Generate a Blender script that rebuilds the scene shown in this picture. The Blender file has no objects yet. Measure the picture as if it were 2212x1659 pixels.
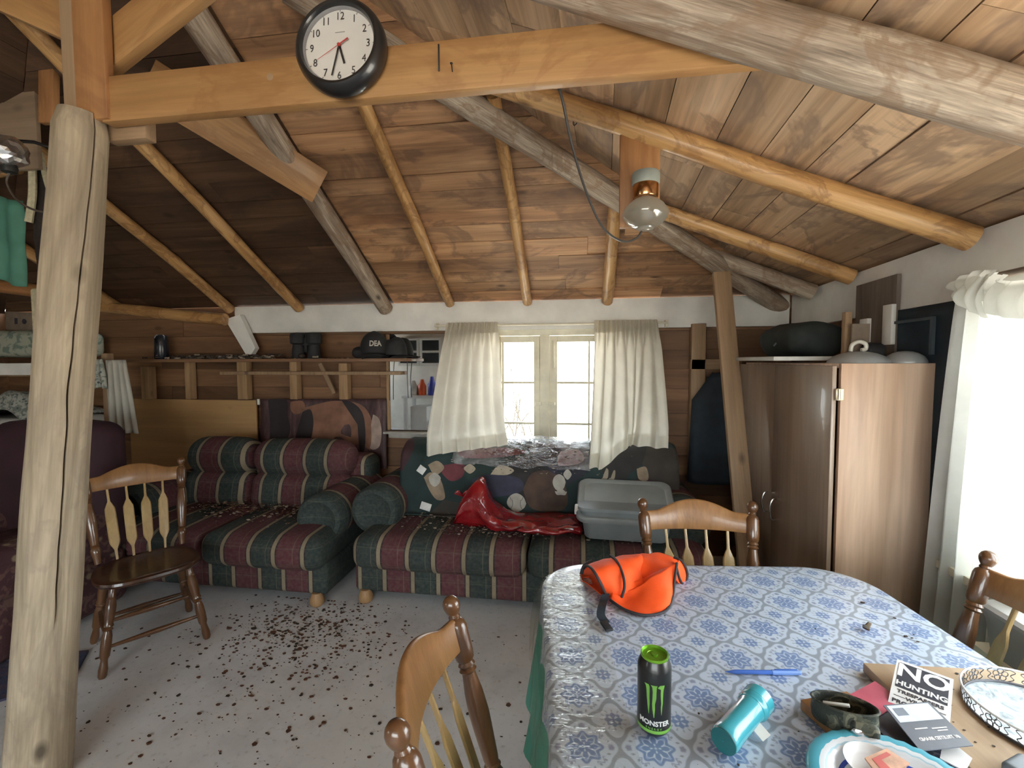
SKY = 9.5
EXPO = 0.66
import bpy, bmesh, math, random
import numpy as np
from mathutils import Vector, Matrix, noise
V = Vector
PI = math.pi
C = bpy.context.scene.collection
random.seed(7)
rnd = random.uniform

# ------------------------------------------------------------------ camera
CAM = V((0, 0, 1.51))
FPX, CX, CY = 980.0, 1106.0, 829.5
_y, _p, _r = math.radians(8.2), math.radians(2.9), math.radians(-0.2)
cf = V((-math.sin(_y) * math.cos(_p), math.cos(_y) * math.cos(_p), -math.sin(_p)))
cr = V((math.cos(_y), math.sin(_y), 0))
cu = cr.cross(cf)
cr, cu = math.cos(_r) * cr + math.sin(_r) * cu, -math.sin(_r) * cr + math.cos(_r) * cu
cd = bpy.data.cameras.new('camera')
cam = bpy.data.objects.new('camera', cd)
C.objects.link(cam)
m = Matrix((cr, cu, -cf)).transposed().to_4x4()
m.translation = CAM
cam.matrix_world = m
cd.sensor_width = 36
cd.lens = FPX / 2212 * 36
cd.clip_start = .02
bpy.context.scene.camera = cam

# measuring helpers: a sight line met with a real plane of the room
def ray(x, y):
    return cf + (x - CX) / FPX * cr - (y - CY) / FPX * cu
def onp(x, y, p, n):
    d = ray(x, y); p = V(p); n = V(n)
    return CAM + d * ((p - CAM).dot(n) / d.dot(n))
def onz(x, y, z): return onp(x, y, (0, 0, z), (0, 0, 1))
def ony(x, y, Y): return onp(x, y, (0, Y, 0), (0, 1, 0))
def onx(x, y, X): return onp(x, y, (X, 0, 0), (1, 0, 0))

# room planes
YB = 3.6
SH, SR = .53, .425
def xr(Y): return 1.565 - .06 * (YB - Y)
def zhip(Y): return 1.985 + SH * (YB - Y)
def zright(X, Y): return 1.975 + SR * (xr(Y) - X)
XL = -5.4
SL = (zright(-1.6, 0) - 1.975) / (-1.6 - XL)
def zleft(X): return 1.975 + SL * (X - XL)
def onhip(x, y, o=0): return onp(x, y, (0, YB, 1.985 - o), (0, SH, 1))
def onrt(x, y, o=0): return onp(x, y, (1.565, YB, 1.975 - o), (SR, -SR * .06, 1))

# ------------------------------------------------------------------ objects
def tag(o, label=None, cat=None, group=None, kind=None):
    if label: o['label'] = label
    if cat: o['category'] = cat
    if group: o['group'] = group
    if kind: o['kind'] = kind
    return o
def empty(name, loc=(0, 0, 0), rot=None, label=None, cat=None, group=None):
    o = bpy.data.objects.new(name, None)
    C.objects.link(o)
    if rot is None: o.location = loc
    elif isinstance(rot, Matrix):
        mm = rot.to_4x4(); mm.translation = V(loc); o.matrix_world = mm
    else:
        o.location = loc; o.rotation_euler = rot if not isinstance(rot, (int, float)) else (0, 0, rot)
    o.empty_display_size = .05
    return tag(o, label, cat, group)
def mk(name, bm, mats, parent=None, M=None, smooth=True, angle=40, label=None, cat=None, group=None, kind=None, mods=()):
    bmesh.ops.recalc_face_normals(bm, faces=bm.faces[:]) if 'norecalc' not in mods else None
    me = bpy.data.meshes.new(name)
    bm.to_mesh(me); bm.free()
    for mm in (mats if isinstance(mats, (list, tuple)) else [mats]): me.materials.append(mm)
    if smooth:
        me.shade_smooth()
        if angle: me.set_sharp_from_angle(angle=math.radians(angle))
    o = bpy.data.objects.new(name, me)
    C.objects.link(o)
    if parent is not None: o.parent = parent
    if M is not None: o.matrix_local = M if parent is not None else M
    if M is not None and parent is None: o.matrix_world = M
    for md in mods:
        if isinstance(md, tuple) and md[0] == 'solid':
            s = o.modifiers.new('s', 'SOLIDIFY'); s.thickness = md[1]; s.offset = md[2] if len(md) > 2 else 0
        if isinstance(md, tuple) and md[0] == 'sub':
            s = o.modifiers.new('u', 'SUBSURF'); s.levels = md[1]; s.render_levels = md[1]
    return tag(o, label, cat, group, kind)
def dup(root, loc, rotz, label, group=None):
    r = root.copy(); C.objects.link(r); r.location = loc; r.rotation_euler = (0, 0, rotz)
    r['label'] = label
    if group: r['group'] = group
    for ch in list(root.children):
        c = ch.copy(); C.objects.link(c); c.parent = r
        for g in list(ch.children):
            d = g.copy(); C.objects.link(d); d.parent = c
    return r
def zalign(p0, p1, up=None):
    """matrix at p0 whose local Z runs to p1; local Y leans to up"""
    p0, p1 = V(p0), V(p1)
    z = (p1 - p0).normalized()
    up = V(up) if up is not None else (V((0, 0, 1)) if abs(z.z) < .9 else V((0, 1, 0)))
    x = up.cross(z).normalized()
    y = z.cross(x)
    M = Matrix((x, y, z)).transposed().to_4x4()
    M.translation = p0
    return M
def axes(o, x, y):
    """matrix from an origin and the directions of local x and (roughly) y"""
    x = V(x).normalized(); z = x.cross(V(y)).normalized(); y = z.cross(x)
    M = Matrix((x, y, z)).transposed().to_4x4(); M.translation = V(o)
    return M

# ------------------------------------------------------------------ mesh pieces
def BM(): return bmesh.new()
def addv(bm, fn):
    pass
def box(bm, c, s, M=None, bev=0, seg=2, mi=0):
    r = bmesh.ops.create_cube(bm, size=1)
    vs = r['verts']
    for v in vs: v.co = V((v.co.x * s[0] + c[0], v.co.y * s[1] + c[1], v.co.z * s[2] + c[2]))
    if bev:
        es = list({e for v in vs for e in v.link_edges})
        b = bmesh.ops.bevel(bm, geom=es, offset=bev, segments=seg, affect='EDGES', profile=.5)
        vs = list({v for f in b['faces'] for v in f.verts} | {v for v in vs if v.is_valid})
        # every vertex of this island
        seen = set(vs); st = list(vs)
        while st:
            a = st.pop()
            for e in a.link_edges:
                w = e.other_vert(a)
                if w not in seen: seen.add(w); st.append(w)
        vs = list(seen)
    if M is not None:
        for v in vs: v.co = M @ v.co
    if mi:
        for f in {f for v in vs for f in v.link_faces}: f.material_index = mi
    return vs
def boxm(c, s, bev=0, M=None):
    bm = BM(); box(bm, c, s, M, bev); return bm
def rings(bm, rr, close=True, cap0=True, cap1=True, mi=0):
    """skin a list of rings of points"""
    vv = [[bm.verts.new(p) for p in r] for r in rr]
    n = len(rr[0])
    for a, b in zip(vv, vv[1:]):
        for i in range(n if close else n - 1):
            j = (i + 1) % n
            f = bm.faces.new((a[i], a[j], b[j], b[i])); f.material_index = mi
    if cap0 and close: bm.faces.new(vv[0][::-1]).material_index = mi
    if cap1 and close: bm.faces.new(vv[-1]).material_index = mi
    return vv
def lathe(bm, prof, n=24, M=None, cap0=True, cap1=True, mi=0):
    M = M or Matrix()
    rr = [[M @ V((r * math.cos(2 * PI * i / n), r * math.sin(2 * PI * i / n), z)) for i in range(n)] for r, z in prof]
    return rings(bm, rr, True, cap0, cap1, mi)
def tube(bm, pts, r, n=8, closed=False, mi=0, cap=True):
    pts = [V(p) for p in pts]
    m = len(pts)
    rad = r if isinstance(r, (list, tuple)) else [r] * m
    rr = []
    prev = None
    for i, p in enumerate(pts):
        if closed: t = pts[(i + 1) % m] - pts[i - 1]
        else: t = pts[min(i + 1, m - 1)] - pts[max(i - 1, 0)]
        if t.length < 1e-9: t = V((0, 0, 1))
        t.normalize()
        if prev is None:
            a = V((0, 0, 1)) if abs(t.z) < .9 else V((1, 0, 0))
            x = a.cross(t).normalized()
        else:
            x = (prev - t * prev.dot(t))
            x = x.normalized() if x.length > 1e-6 else t.orthogonal().normalized()
        prev = x
        y = t.cross(x)
        rr.append([p + (x * math.cos(2 * PI * k / n) + y * math.sin(2 * PI * k / n)) * rad[i] for k in range(n)])
    if closed: rr.append(rr[0])
    if closed:
        vv = [[bm.verts.new(p) for p in r_] for r_ in rr[:-1]]
        for i in range(m):
            a, b = vv[i], vv[(i + 1) % m]
            for k in range(n):
                f = bm.faces.new((a[k], a[(k + 1) % n], b[(k + 1) % n], b[k])); f.material_index = mi
        return vv
    return rings(bm, rr, True, cap, cap, mi)
def smoothpts(pts, k=6):
    """Catmull-Rom through the points"""
    P = [V(p) for p in pts]; out = []
    for i in range(len(P) - 1):
        a, b, c, d = P[max(i - 1, 0)], P[i], P[i + 1], P[min(i + 2, len(P) - 1)]
        for j in range(k):
            t = j / k
            out.append(.5 * ((2 * b) + (c - a) * t + (2 * a - 5 * b + 4 * c - d) * t * t + (3 * b - a - 3 * c + d) * t ** 3))
    out.append(P[-1])
    return out
def prism(bm, poly, h, M=None, mi=0):
    M = M or Matrix()
    lo = [bm.verts.new(M @ V((x, y, 0))) for x, y in poly]
    hi = [bm.verts.new(M @ V((x, y, h))) for x, y in poly]
    n = len(poly)
    fs = [bm.faces.new(lo[::-1]), bm.faces.new(hi)]
    for i in range(n): fs.append(bm.faces.new((lo[i], lo[(i + 1) % n], hi[(i + 1) % n], hi[i])))
    for f in fs: f.material_index = mi
def sheet(bm, nu, nv, fn, mi=0, closeu=False):
    vv = [[bm.verts.new(fn(i / nu, j / nv)) for i in range(nu if closeu else nu + 1)] for j in range(nv + 1)]
    fs = []
    for j in range(nv):
        for i in range(nu):
            k = (i + 1) % nu if closeu else i + 1
            f = bm.faces.new((vv[j][i], vv[j][k], vv[j + 1][k], vv[j + 1][i])); f.material_index = mi; fs.append(f)
    return vv
def axisvals(h, r, nin=7):
    e = [-h + r * (1 - math.cos(a)) for a in (0, .35, .7, 1.05, 1.3)]
    mid = [-h + r + (2 * h - 2 * r) * i / nin for i in range(nin + 1)]
    return e + mid + [-x for x in e[::-1]]
def rcube(bm, c, s, r, puff=(0, 0, 0), M=None, mi=0, nin=7):
    """a soft box: rounded edges and bulging faces"""
    h = [max(a / 2, 1e-4) for a in s]; r = min(r, *h)
    ax = [axisvals(h[i], r, nin) for i in range(3)]
    cache = {}
    def vert(q):
        key = tuple(round(a, 6) for a in q)
        if key in cache: return cache[key]
        inn = [max(-(h[i] - r), min(h[i] - r, q[i])) for i in range(3)]
        d = V([q[i] - inn[i] for i in range(3)])
        p = V(inn) + (d.normalized() * r if d.length > 1e-9 else V())
        u = [p[i] / h[i] for i in range(3)]
        b = [(1 - min(1, abs(a)) ** 2.5) for a in u]
        p = V((p.x + puff[0] * u[0] * b[1] * b[2], p.y + puff[1] * u[1] * b[0] * b[2], p.z + puff[2] * u[2] * b[0] * b[1])) + V(c)
        cache[key] = bm.verts.new(M @ p if M is not None else p)
        return cache[key]
    for k in range(3):
        a, b = (k + 1) % 3, (k + 2) % 3
        for sgn in (-1, 1):
            for i in range(len(ax[a]) - 1):
                for j in range(len(ax[b]) - 1):
                    q = []
                    for (ii, jj) in ((i, j), (i + 1, j), (i + 1, j + 1), (i, j + 1)):
                        t = [0, 0, 0]; t[k] = sgn * h[k]; t[a] = ax[a][ii]; t[b] = ax[b][jj]; q.append(vert(t))
                    q = list(dict.fromkeys(q))
                    if len(q) > 2:
                        try:
                            f = bm.faces.new(q if sgn > 0 else q[::-1]); f.material_index = mi
                        except ValueError: pass
def textmesh(s, size, extrude=.0004, bold=0, align='CENTER', xs=1, shear=0):
    cu_ = bpy.data.curves.new('t', 'FONT')
    cu_.body = s; cu_.size = size; cu_.extrude = extrude; cu_.align_x = align; cu_.align_y = 'CENTER'; cu_.offset = bold; cu_.shear = shear
    cu_.resolution_u = 3
    o = bpy.data.objects.new('t', cu_); C.objects.link(o)
    dg = bpy.context.evaluated_depsgraph_get(); dg.update()
    me = bpy.data.meshes.new_from_object(o.evaluated_get(dg))
    bpy.data.objects.remove(o)
    bm = BM(); bm.from_mesh(me); bpy.data.meshes.remove(me)
    if xs != 1:
        for v in bm.verts: v.co.x *= xs
    return bm
def merge(dst, src, M=None, mi=None):
    mp = {}
    for v in src.verts: mp[v] = dst.verts.new(M @ v.co if M is not None else v.co)
    for f in src.faces:
        try:
            g = dst.faces.new([mp[v] for v in f.verts]); g.material_index = f.material_index if mi is None else mi
        except ValueError: pass
    src.free()
def n1(x, s=0): return noise.noise(V((x, s * 7.31, s * 1.7)))
def n3(p, k=1): return noise.noise(V(p) * k)

# ------------------------------------------------------------------ materials
class NT:
    def __init__(s, name):
        s.m = bpy.data.materials.new(name); s.m.use_nodes = True
        s.t = s.m.node_tree; s.t.nodes.clear()
        s.out = s.t.nodes.new('ShaderNodeOutputMaterial')
    def put(s, sock, v):
        if v is None: return
        if isinstance(v, bpy.types.NodeSocket): s.t.links.new(v, sock)
        elif isinstance(v, (tuple, list)) and len(v) == 3 and sock.type == 'RGBA': sock.default_value = (*v, 1)
        else: sock.default_value = v
    def n(s, typ, ins=None, out=0, **props):
        nd = s.t.nodes.new('ShaderNode' + typ)
        for k, v in props.items(): setattr(nd, k, v)
        for k, v in (ins or {}).items(): s.put(nd.inputs[k], v)
        return nd.outputs[out]
    def math(s, op, a, b=None, c=None, clamp=False):
        nd = s.t.nodes.new('ShaderNodeMath'); nd.operation = op; nd.use_clamp = clamp
        for i, v in enumerate((a, b, c)):
            if v is not None: s.put(nd.inputs[i], v)
        return nd.outputs[0]
    def vmath(s, op, a, b=None):
        nd = s.t.nodes.new('ShaderNodeVectorMath'); nd.operation = op
        s.put(nd.inputs[0], a)
        if b is not None: s.put(nd.inputs[1], b)
        return nd.outputs[0]
    def ramp(s, fac, stops, interp='LINEAR'):
        nd = s.t.nodes.new('ShaderNodeValToRGB'); cr_ = nd.color_ramp; cr_.interpolation = interp
        while len(cr_.elements) < len(stops): cr_.elements.new(.5)
        for e, (p, c) in zip(cr_.elements, stops):
            e.position = p
            if isinstance(c, (int, float)): c = (c, c, c)
            e.color = (*c, 1)
        s.put(nd.inputs[0], fac)
        return nd.outputs[0]
    def mix(s, fac, a, b, blend='MIX'):
        nd = s.t.nodes.new('ShaderNodeMix'); nd.data_type = 'RGBA'; nd.blend_type = blend
        s.put(nd.inputs[0], fac); s.put(nd.inputs[6], a); s.put(nd.inputs[7], b)
        return nd.outputs[2]
    def coord(s, which='Object', scale=None, rot=None, loc=None):
        tc = s.t.nodes.new('ShaderNodeTexCoord').outputs[which]
        if scale or rot or loc:
            return s.n('Mapping', {0: tc, 1: loc or (0, 0, 0), 2: rot or (0, 0, 0), 3: scale or (1, 1, 1)})
        return tc
    def noise(s, vec, scale, detail=4, rough=.55, dist=0):
        return s.n('TexNoise', {'Vector': vec, 'Scale': scale, 'Detail': detail, 'Roughness': rough, 'Distortion': dist})
    def sep(s, vec):
        nd = s.t.nodes.new('ShaderNodeSeparateXYZ'); s.put(nd.inputs[0], vec); return nd.outputs
    def done(s, col, rough=.6, bump=None, bstr=.3, bdist=.01, **k):
        p = s.t.nodes.new('ShaderNodeBsdfPrincipled')
        s.put(p.inputs['Base Color'], col); s.put(p.inputs['Roughness'], rough)
        for a, v in k.items(): s.put(p.inputs[a.replace('_', ' ')], v)
        if bump is not None:
            b = s.n('Bump', {'Height': bump, 'Strength': bstr, 'Distance': bdist})
            s.t.links.new(b, p.inputs['Normal'])
        s.t.links.new(p.outputs[0], s.out.inputs[0])
        return s.m
def plain(name, c, rough=.55, var=.25, scale=9, bump=0, **k):
    t = NT(name)
    v = t.coord()
    f = t.noise(v, scale, 5)
    lo = tuple(a * (1 - var) for a in c); hi = tuple(min(1, a * (1 + var)) for a in c)
    col = t.ramp(f, [(.3, lo), (.7, hi)])
    return t.done(col, rough, t.noise(v, scale * 6, 4) if bump else None, bump, .004, **k)
def wood(name, dark, mid, light, scale=9, rough=.55, knots=.5, stain=None, stain_amt=.6, stain_scale=2.2, island=False, axis='Z', grain=.35, bump=.25, tone=0, coat=0, wave=0, objrand=True):
    t = NT(name)
    v = t.coord()
    if axis == 'X': v = t.n('Mapping', {0: v, 2: (0, PI / 2, 0)})
    if axis == 'Y': v = t.n('Mapping', {0: v, 2: (PI / 2, 0, 0)})
    oi = t.t.nodes.new('ShaderNodeObjectInfo').outputs['Random']
    r = oi
    if island:
        r = t.t.nodes.new('ShaderNodeNewGeometry').outputs['Random Per Island']
    if objrand or island:
        off = t.n('CombineXYZ', {0: t.math('MULTIPLY', r, 37.), 1: t.math('MULTIPLY', r, 91.), 2: t.math('MULTIPLY', r, 53.)})
        v = t.vmath('ADD', v, off)
    vs = t.n('Mapping', {0: v, 3: (scale, scale, scale * .1)})
    a = t.noise(vs, 1., 6, .6, 1.2)
    fine = t.noise(t.n('Mapping', {0: v, 3: (scale * 9, scale * 9, scale * .35)}), 1., 3, .6, .4)
    col = t.ramp(a, [(.25, dark), (.5, mid), (.75, light)])
    if wave:
        w = t.n('TexWave', {0: t.n('Mapping', {0: v, 3: (1, 1, .07)}), 1: wave, 2: 6., 3: 3., 4: 1.2}, 1, wave_type='RINGS', rings_direction='Z')
        col = t.mix(t.ramp(w, [(.35, .0), (.8, .55)]), col, dark)
    col = t.mix(grain, col, t.ramp(fine, [(.3, .35), (.7, 1.0)]), 'MULTIPLY')
    if tone:
        tn = t.math('MULTIPLY_ADD', t.n('TexWhiteNoise', {1: t.math('MULTIPLY', r, 123.)}, 0, noise_dimensions='1D'), 2 * tone, 1 - tone)
        cc = t.n('CombineColor', {0: tn, 1: tn, 2: tn})
        col = t.mix(1., col, cc, 'MULTIPLY')
    if stain:
        sn = t.noise(t.n('Mapping', {0: v, 3: (1, 1, .6)}), stain_scale, 5, .6, .8)
        col = t.mix(t.ramp(sn, [(.50, 0.), (.545, stain_amt), (.565, stain_amt * .9), (.60, stain_amt * .35), (.8, stain_amt * .55)]), col, stain)
    if knots:
        kv = t.n('TexVoronoi', {'Vector': t.n('Mapping', {0: v, 3: (5, 5, 2.6)}), 'Scale': 1.})
        kf = t.ramp(kv, [(.05, knots), (.13, 0.)])
        col = t.mix(kf, col, tuple(x * .35 for x in dark))
    return t.done(col, rough, fine, bump, .003, Coat_Weight=coat)
def metal(name, c, rough=.3): return plain(name, c, rough, .1, 20, 0, Metallic=1.0)
# ------------------------------------------------------------------ materials of the place
M = {}
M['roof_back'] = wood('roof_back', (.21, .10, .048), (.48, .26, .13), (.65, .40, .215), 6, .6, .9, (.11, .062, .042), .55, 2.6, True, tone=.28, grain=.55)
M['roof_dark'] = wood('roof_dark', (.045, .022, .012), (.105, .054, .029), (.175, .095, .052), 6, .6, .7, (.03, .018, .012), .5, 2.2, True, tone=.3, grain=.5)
M['roof_side'] = wood('roof_side', (.30, .175, .092), (.58, .375, .215), (.74, .52, .33), 5, .6, .7, (.19, .125, .095), .6, 3.2, True, tone=.22, grain=.5)
M['pole'] = wood('pole', (.34, .16, .052), (.60, .345, .135), (.76, .49, .235), 9, .4, .9, (.20, .085, .03), .55, 7, grain=.45, coat=.15)
M['grey_log'] = wood('grey_log', (.17, .12, .085), (.46, .36, .27), (.72, .61, .47), 20, .7, .9, (.23, .145, .085), .65, 6, grain=.75, bump=.7)
M['post_log'] = wood('post_log', (.24, .185, .12), (.47, .38, .265), (.64, .54, .395), 10, .65, .9, (.26, .205, .16), .35, 6, grain=.45, bump=.5)
M['lumber'] = wood('lumber', (.30, .145, .052), (.42, .225, .086), (.51, .295, .122), 7, .5, .85, (.27, .125, .045), .5, 4, grain=.3, coat=.1)
M['lumber_red'] = wood('lumber_red', (.25, .108, .038), (.39, .185, .07), (.47, .245, .098), 8, .5, .6, (.2, .08, .03), .4, 3, grain=.3)
M['lumber_dull'] = wood('lumber_dull', (.20, .125, .07), (.34, .22, .125), (.44, .30, .18), 6, .65, .7, grain=.4)
M['wallboard'] = wood('wallboard', (.09, .042, .020), (.21, .105, .050), (.31, .165, .08), 5, .6, .6, None, island=True, tone=.3, axis='X')
M['studwood'] = wood('studwood', (.24, .14, .065), (.42, .26, .13), (.55, .37, .2), 8, .6, .8)
M['plywood'] = wood('plywood', (.30, .165, .065), (.41, .235, .095), (.47, .285, .12), 3.2, .5, .5, axis='X', grain=.2)
M['white_paint'] = plain('white_paint', (.76, .75, .71), .55, .10, 5, .15)
M['window_paint'] = plain('window_paint', (.74, .70, .56), .5, .10, 12, .1)
def floor_mat():
    t = NT('floor_paint'); v = t.coord()
    f = t.noise(v, 2.2, 6, .65); g = t.noise(v, 40, 3); h = t.noise(v, .7, 3)
    col = t.ramp(f, [(.28, (.49, .50, .52)), (.5, (.66, .68, .705)), (.72, (.74, .76, .785))])
    col = t.mix(t.ramp(h, [(.45, 0.), (.7, .45)]), col, (.58, .53, .43))
    col = t.mix(t.ramp(g, [(.58, 0.), (.75, .35)]), col, (.2, .18, .15))
    return t.done(col, .6, g, .2, .003)
M['floor'] = floor_mat()
M['dark_metal'] = plain('dark_metal', (.05, .05, .05), .45, .2, 20, 0, Metallic=.6)
def glass_mat():
    t = NT('pane_glass')
    a = t.n('BsdfTransparent', {0: (.97, .98, .98)}); b = t.n('BsdfGlossy', {0: (1, 1, 1), 'Roughness': .02})
    s = t.t.nodes.new('ShaderNodeMixShader'); s.inputs[0].default_value = .07
    t.t.links.new(a, s.inputs[1]); t.t.links.new(b, s.inputs[2]); t.t.links.new(s.outputs[0], t.out.inputs[0])
    return t.m
M['pane'] = glass_mat()
def cloth_mat(name, c, transl=.45, var=.12, scale=8, weave=220):
    t = NT(name); v = t.coord()
    f = t.noise(v, scale, 5)
    col = t.ramp(f, [(.3, tuple(a * (1 - var) for a in c)), (.7, c)])
    d = t.n('BsdfDiffuse', {0: col}); tr = t.n('BsdfTranslucent', {0: col})
    b = t.n('Bump', {'Height': t.noise(v, weave, 2), 'Strength': .15, 'Distance': .002})
    t.t.links.new(b, d.node.inputs['Normal'])
    s = t.t.nodes.new('ShaderNodeMixShader'); s.inputs[0].default_value = transl
    t.t.links.new(d, s.inputs[1]); t.t.links.new(tr, s.inputs[2]); t.t.links.new(s.outputs[0], t.out.inputs[0])
    return t.m
M['curtain'] = cloth_mat('curtain', (.80, .77, .68), .40)
M['white_cloth'] = cloth_mat('white_cloth', (.72, .70, .64), .15)

# ------------------------------------------------------------------ the shell
YR = -2.7
bm = BM(); box(bm, (-1.9, .45, -.05), (7.4, 6.6, .1))
mk('floor', bm, M['floor'], kind='structure', smooth=False)
WX0, WX1, WZ0, WZ1 = -.63, .16, .80, 1.75      # window in the back wall
bm = BM()
# back wall: horizontal boards, cut round the window
z = 0.0
while z < 1.99:
    h = rnd(.13, .19)
    z1 = min(z + h, 1.99)
    spans = [(XL, 1.62)]
    if z1 > WZ0 and z < WZ1: spans = [(XL, WX0), (WX1, 1.62)]
    for a, b in spans:
        x = a
        while x < b - .01:
            L = min(b, x + rnd(1.2, 2.4))
            if b - L < .3: L = b
            zz0, zz1 = z, z1
            if spans[0][1] != 1.62:
                pass
            box(bm, ((x + L) / 2, YB + .03 + rnd(0, .004), (zz0 + zz1) / 2), (L - x - .003, .022, zz1 - zz0 - .003))
            x = L
    z = z1
# backing that closes the joints
for a, b, z0, z1 in ((XL, WX0 - .0, 0, 2.0), (WX1, 1.62, 0, 2.0), (WX0, WX1, 0, WZ0), (WX0, WX1, WZ1, 2.0)):
    box(bm, ((a + b) / 2, YB + .075, (z0 + z1) / 2), (b - a, .06, z1 - z0))
mk('wall_back', bm, M['wallboard'], kind='structure', smooth=False)

def skewx(Y): return xr(Y)
# wall on the window side (slightly out of square), with its window opening
W2Y0, W2Y1, W2Z0, W2Z1 = .25, 1.86, .74, 1.73
bm = BM()
def rwall(y0, y1, z0, z1, th=.1, off=0.0):
    lo = [bm.verts.new(p) for p in ((xr(y0) + off, y0, z0), (xr(y1) + off, y1, z0), (xr(y1) + off, y1, z1), (xr(y0) + off, y0, z1))]
    hi = [bm.verts.new(v.co + V((th, 0, 0))) for v in lo]
    bm.faces.new(lo); bm.faces.new(hi[::-1])
    for i in range(4): bm.faces.new((lo[i], hi[i], hi[(i + 1) % 4], lo[(i + 1) % 4]))
rwall(YR, W2Y0, 0, 2.0); rwall(W2Y1, YB + .1, 0, 2.0); rwall(W2Y0, W2Y1, 0, W2Z0); rwall(W2Y0, W2Y1, W2Z1, 2.0)
mk('wall_right', bm, M['wallboard'], kind='structure', smooth=False)
# far side wall and the wall behind, with openings for daylight
bm = BM()
def lwall(y0, y1, z0, z1): box(bm, (XL - .05, (y0 + y1) / 2, (z0 + z1) / 2), (.1, y1 - y0, z1 - z0))
L0, L1, LZ0, LZ1 = -2.3, -1.5, .8, 1.85
lwall(YR, L0, 0, 2.0); lwall(L1, YB + .1, 0, 2.0); lwall(L0, L1, 0, LZ0); lwall(L0, L1, LZ1, 2.0)
mk('wall_left', bm, M['wallboard'], kind='structure', smooth=False)
R0, R1, RZ0, RZ1 = -1.9, .95, .7, 1.95
bm = BM()
def bwall(x0, x1, z0, z1): box(bm, ((x0 + x1) / 2, YR - .05, (z0 + z1) / 2), (x1 - x0, .1, z1 - z0))
bwall(XL, R0, 0, 2.0); bwall(R1, xr(YR) + .1, 0, 2.0); bwall(R0, R1, 0, RZ0); bwall(R0, R1, RZ1, 2.0)
# gable above
g = [V((XL, YR, 2.0)), V((xr(YR) + .1, YR, 1.95)), V((-1.6, YR, 3.42))]
a = [bm.verts.new(p) for p in g]; b = [bm.verts.new(p - V((0, .1, 0))) for p in g]
bm.faces.new(a); bm.faces.new(b[::-1])
for i in range(3): bm.faces.new((a[i], b[i], b[(i + 1) % 3], a[(i + 1) % 3]))
mk('wall_rear', bm, M['white_paint'], kind='structure', smooth=False)

# ------------------------------------------------------------------ roof boarding
XRG = -1.6
def roof(name, origin, xdir, zdir, inside, width, span, slen, mat, nwide):
    """boards run along local z, courses step along local x; inside(x) -> (z0, z1)"""
    x = V(xdir).normalized(); zd = V(zdir).normalized(); y = zd.cross(x).normalized(); x = y.cross(zd)
    Mx = Matrix((x, y, zd)).transposed().to_4x4(); Mx.translation = V(origin)
    up = 1 if y.z > 0 else -1
    bm = BM(); s = 0.0; k = 0
    while s < slen:
        w = rnd(*nwide); s1 = min(s + w, slen)
        (a0, a1), (b0, b1) = inside(s), inside(s1)
        lo, hi = min(a0, b0), max(a1, b1)
        z = lo + rnd(0, .3)
        cuts = [lo]
        while z < hi - .3:
            z += rnd(1.2, 2.6)
            if z < hi - .3: cuts.append(z)
        cuts.append(hi)
        for c0, c1 in zip(cuts, cuts[1:]):
            q = []
            for (ss, (e0, e1)) in ((s + .0015, (a0, a1)), (s1 - .0015, (b0, b1))):
                zz0 = max(c0 + .001, e0); zz1 = min(c1 - .001, e1)
                q.append((ss, zz0, zz1))
            (sa, za0, za1), (sb, zb0, zb1) = q
            if za1 - za0 < .02 and zb1 - zb0 < .02: continue
            za1 = max(za1, za0 + .001); zb1 = max(zb1, zb0 + .001)
            t0 = up * rnd(0, .006); t1 = t0 + up * rnd(-.004, .004)
            pts = [(sa, t0, za0), (sb, t1, zb0), (sb, t1, zb1), (sa, t0, za1)]
            v0 = [bm.verts.new(p) for p in pts]; v1 = [bm.verts.new((p[0], p[1] + up * .022, p[2])) for p in pts]
            bm.faces.new(v0); bm.faces.new(v1[::-1])
            for i in range(4): bm.faces.new((v0[i], v1[i], v1[(i + 1) % 4], v0[(i + 1) % 4]))
        s = s1
    # roofing above the boards
    n = 24
    for i in range(n):
        s0, s1 = slen * i / n, slen * (i + 1) / n
        (a0, a1), (b0, b1) = inside(s0), inside(s1)
        pts = [(s0, up * .045, a0 - .1), (s1, up * .045, b0 - .1), (s1, up * .045, b1 + .1), (s0, up * .045, a1 + .1)]
        bm.faces.new([bm.verts.new(p) for p in pts])
    return mk(name, bm, mat, None, Mx, smooth=False, kind='structure')
nh = math.hypot(1, SH)
def hip_in(s):
    Y = YB - s / nh; z = zhip(Y)
    x1 = xr(Y) - (z - 1.975) / SR; x0 = XL + (z - 1.975) / SL
    if x1 < x0: x0 = x1 = (x0 + x1) / 2
    return (x0 - 0, x1)
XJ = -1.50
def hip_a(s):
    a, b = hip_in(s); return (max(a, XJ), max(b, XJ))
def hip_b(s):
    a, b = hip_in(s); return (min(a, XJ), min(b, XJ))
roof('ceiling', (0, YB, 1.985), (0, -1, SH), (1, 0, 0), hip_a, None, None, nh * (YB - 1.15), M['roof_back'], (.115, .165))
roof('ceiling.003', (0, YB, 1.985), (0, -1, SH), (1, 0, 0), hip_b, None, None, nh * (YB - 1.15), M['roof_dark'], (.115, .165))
nr = math.hypot(1, SR)
def side_in(s):
    u = s / nr; z = 1.975 + SR * u
    Y1 = YB - (z - 1.985) / SH
    return (YR - YB, Y1 - YB + .02)
zd = V((.06, 1, 0))
roof('ceiling.001', (1.565, YB, 1.975), (-1, .06, SR), zd, side_in, None, None, nr * 3.1, M['roof_side'], (.12, .24))
def left_in(s):
    u = s / nl; z = 1.975 + SL * u
    return (YR - YB, YB - (z - 1.985) / SH - YB)
nl = math.hypot(1, SL)
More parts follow.
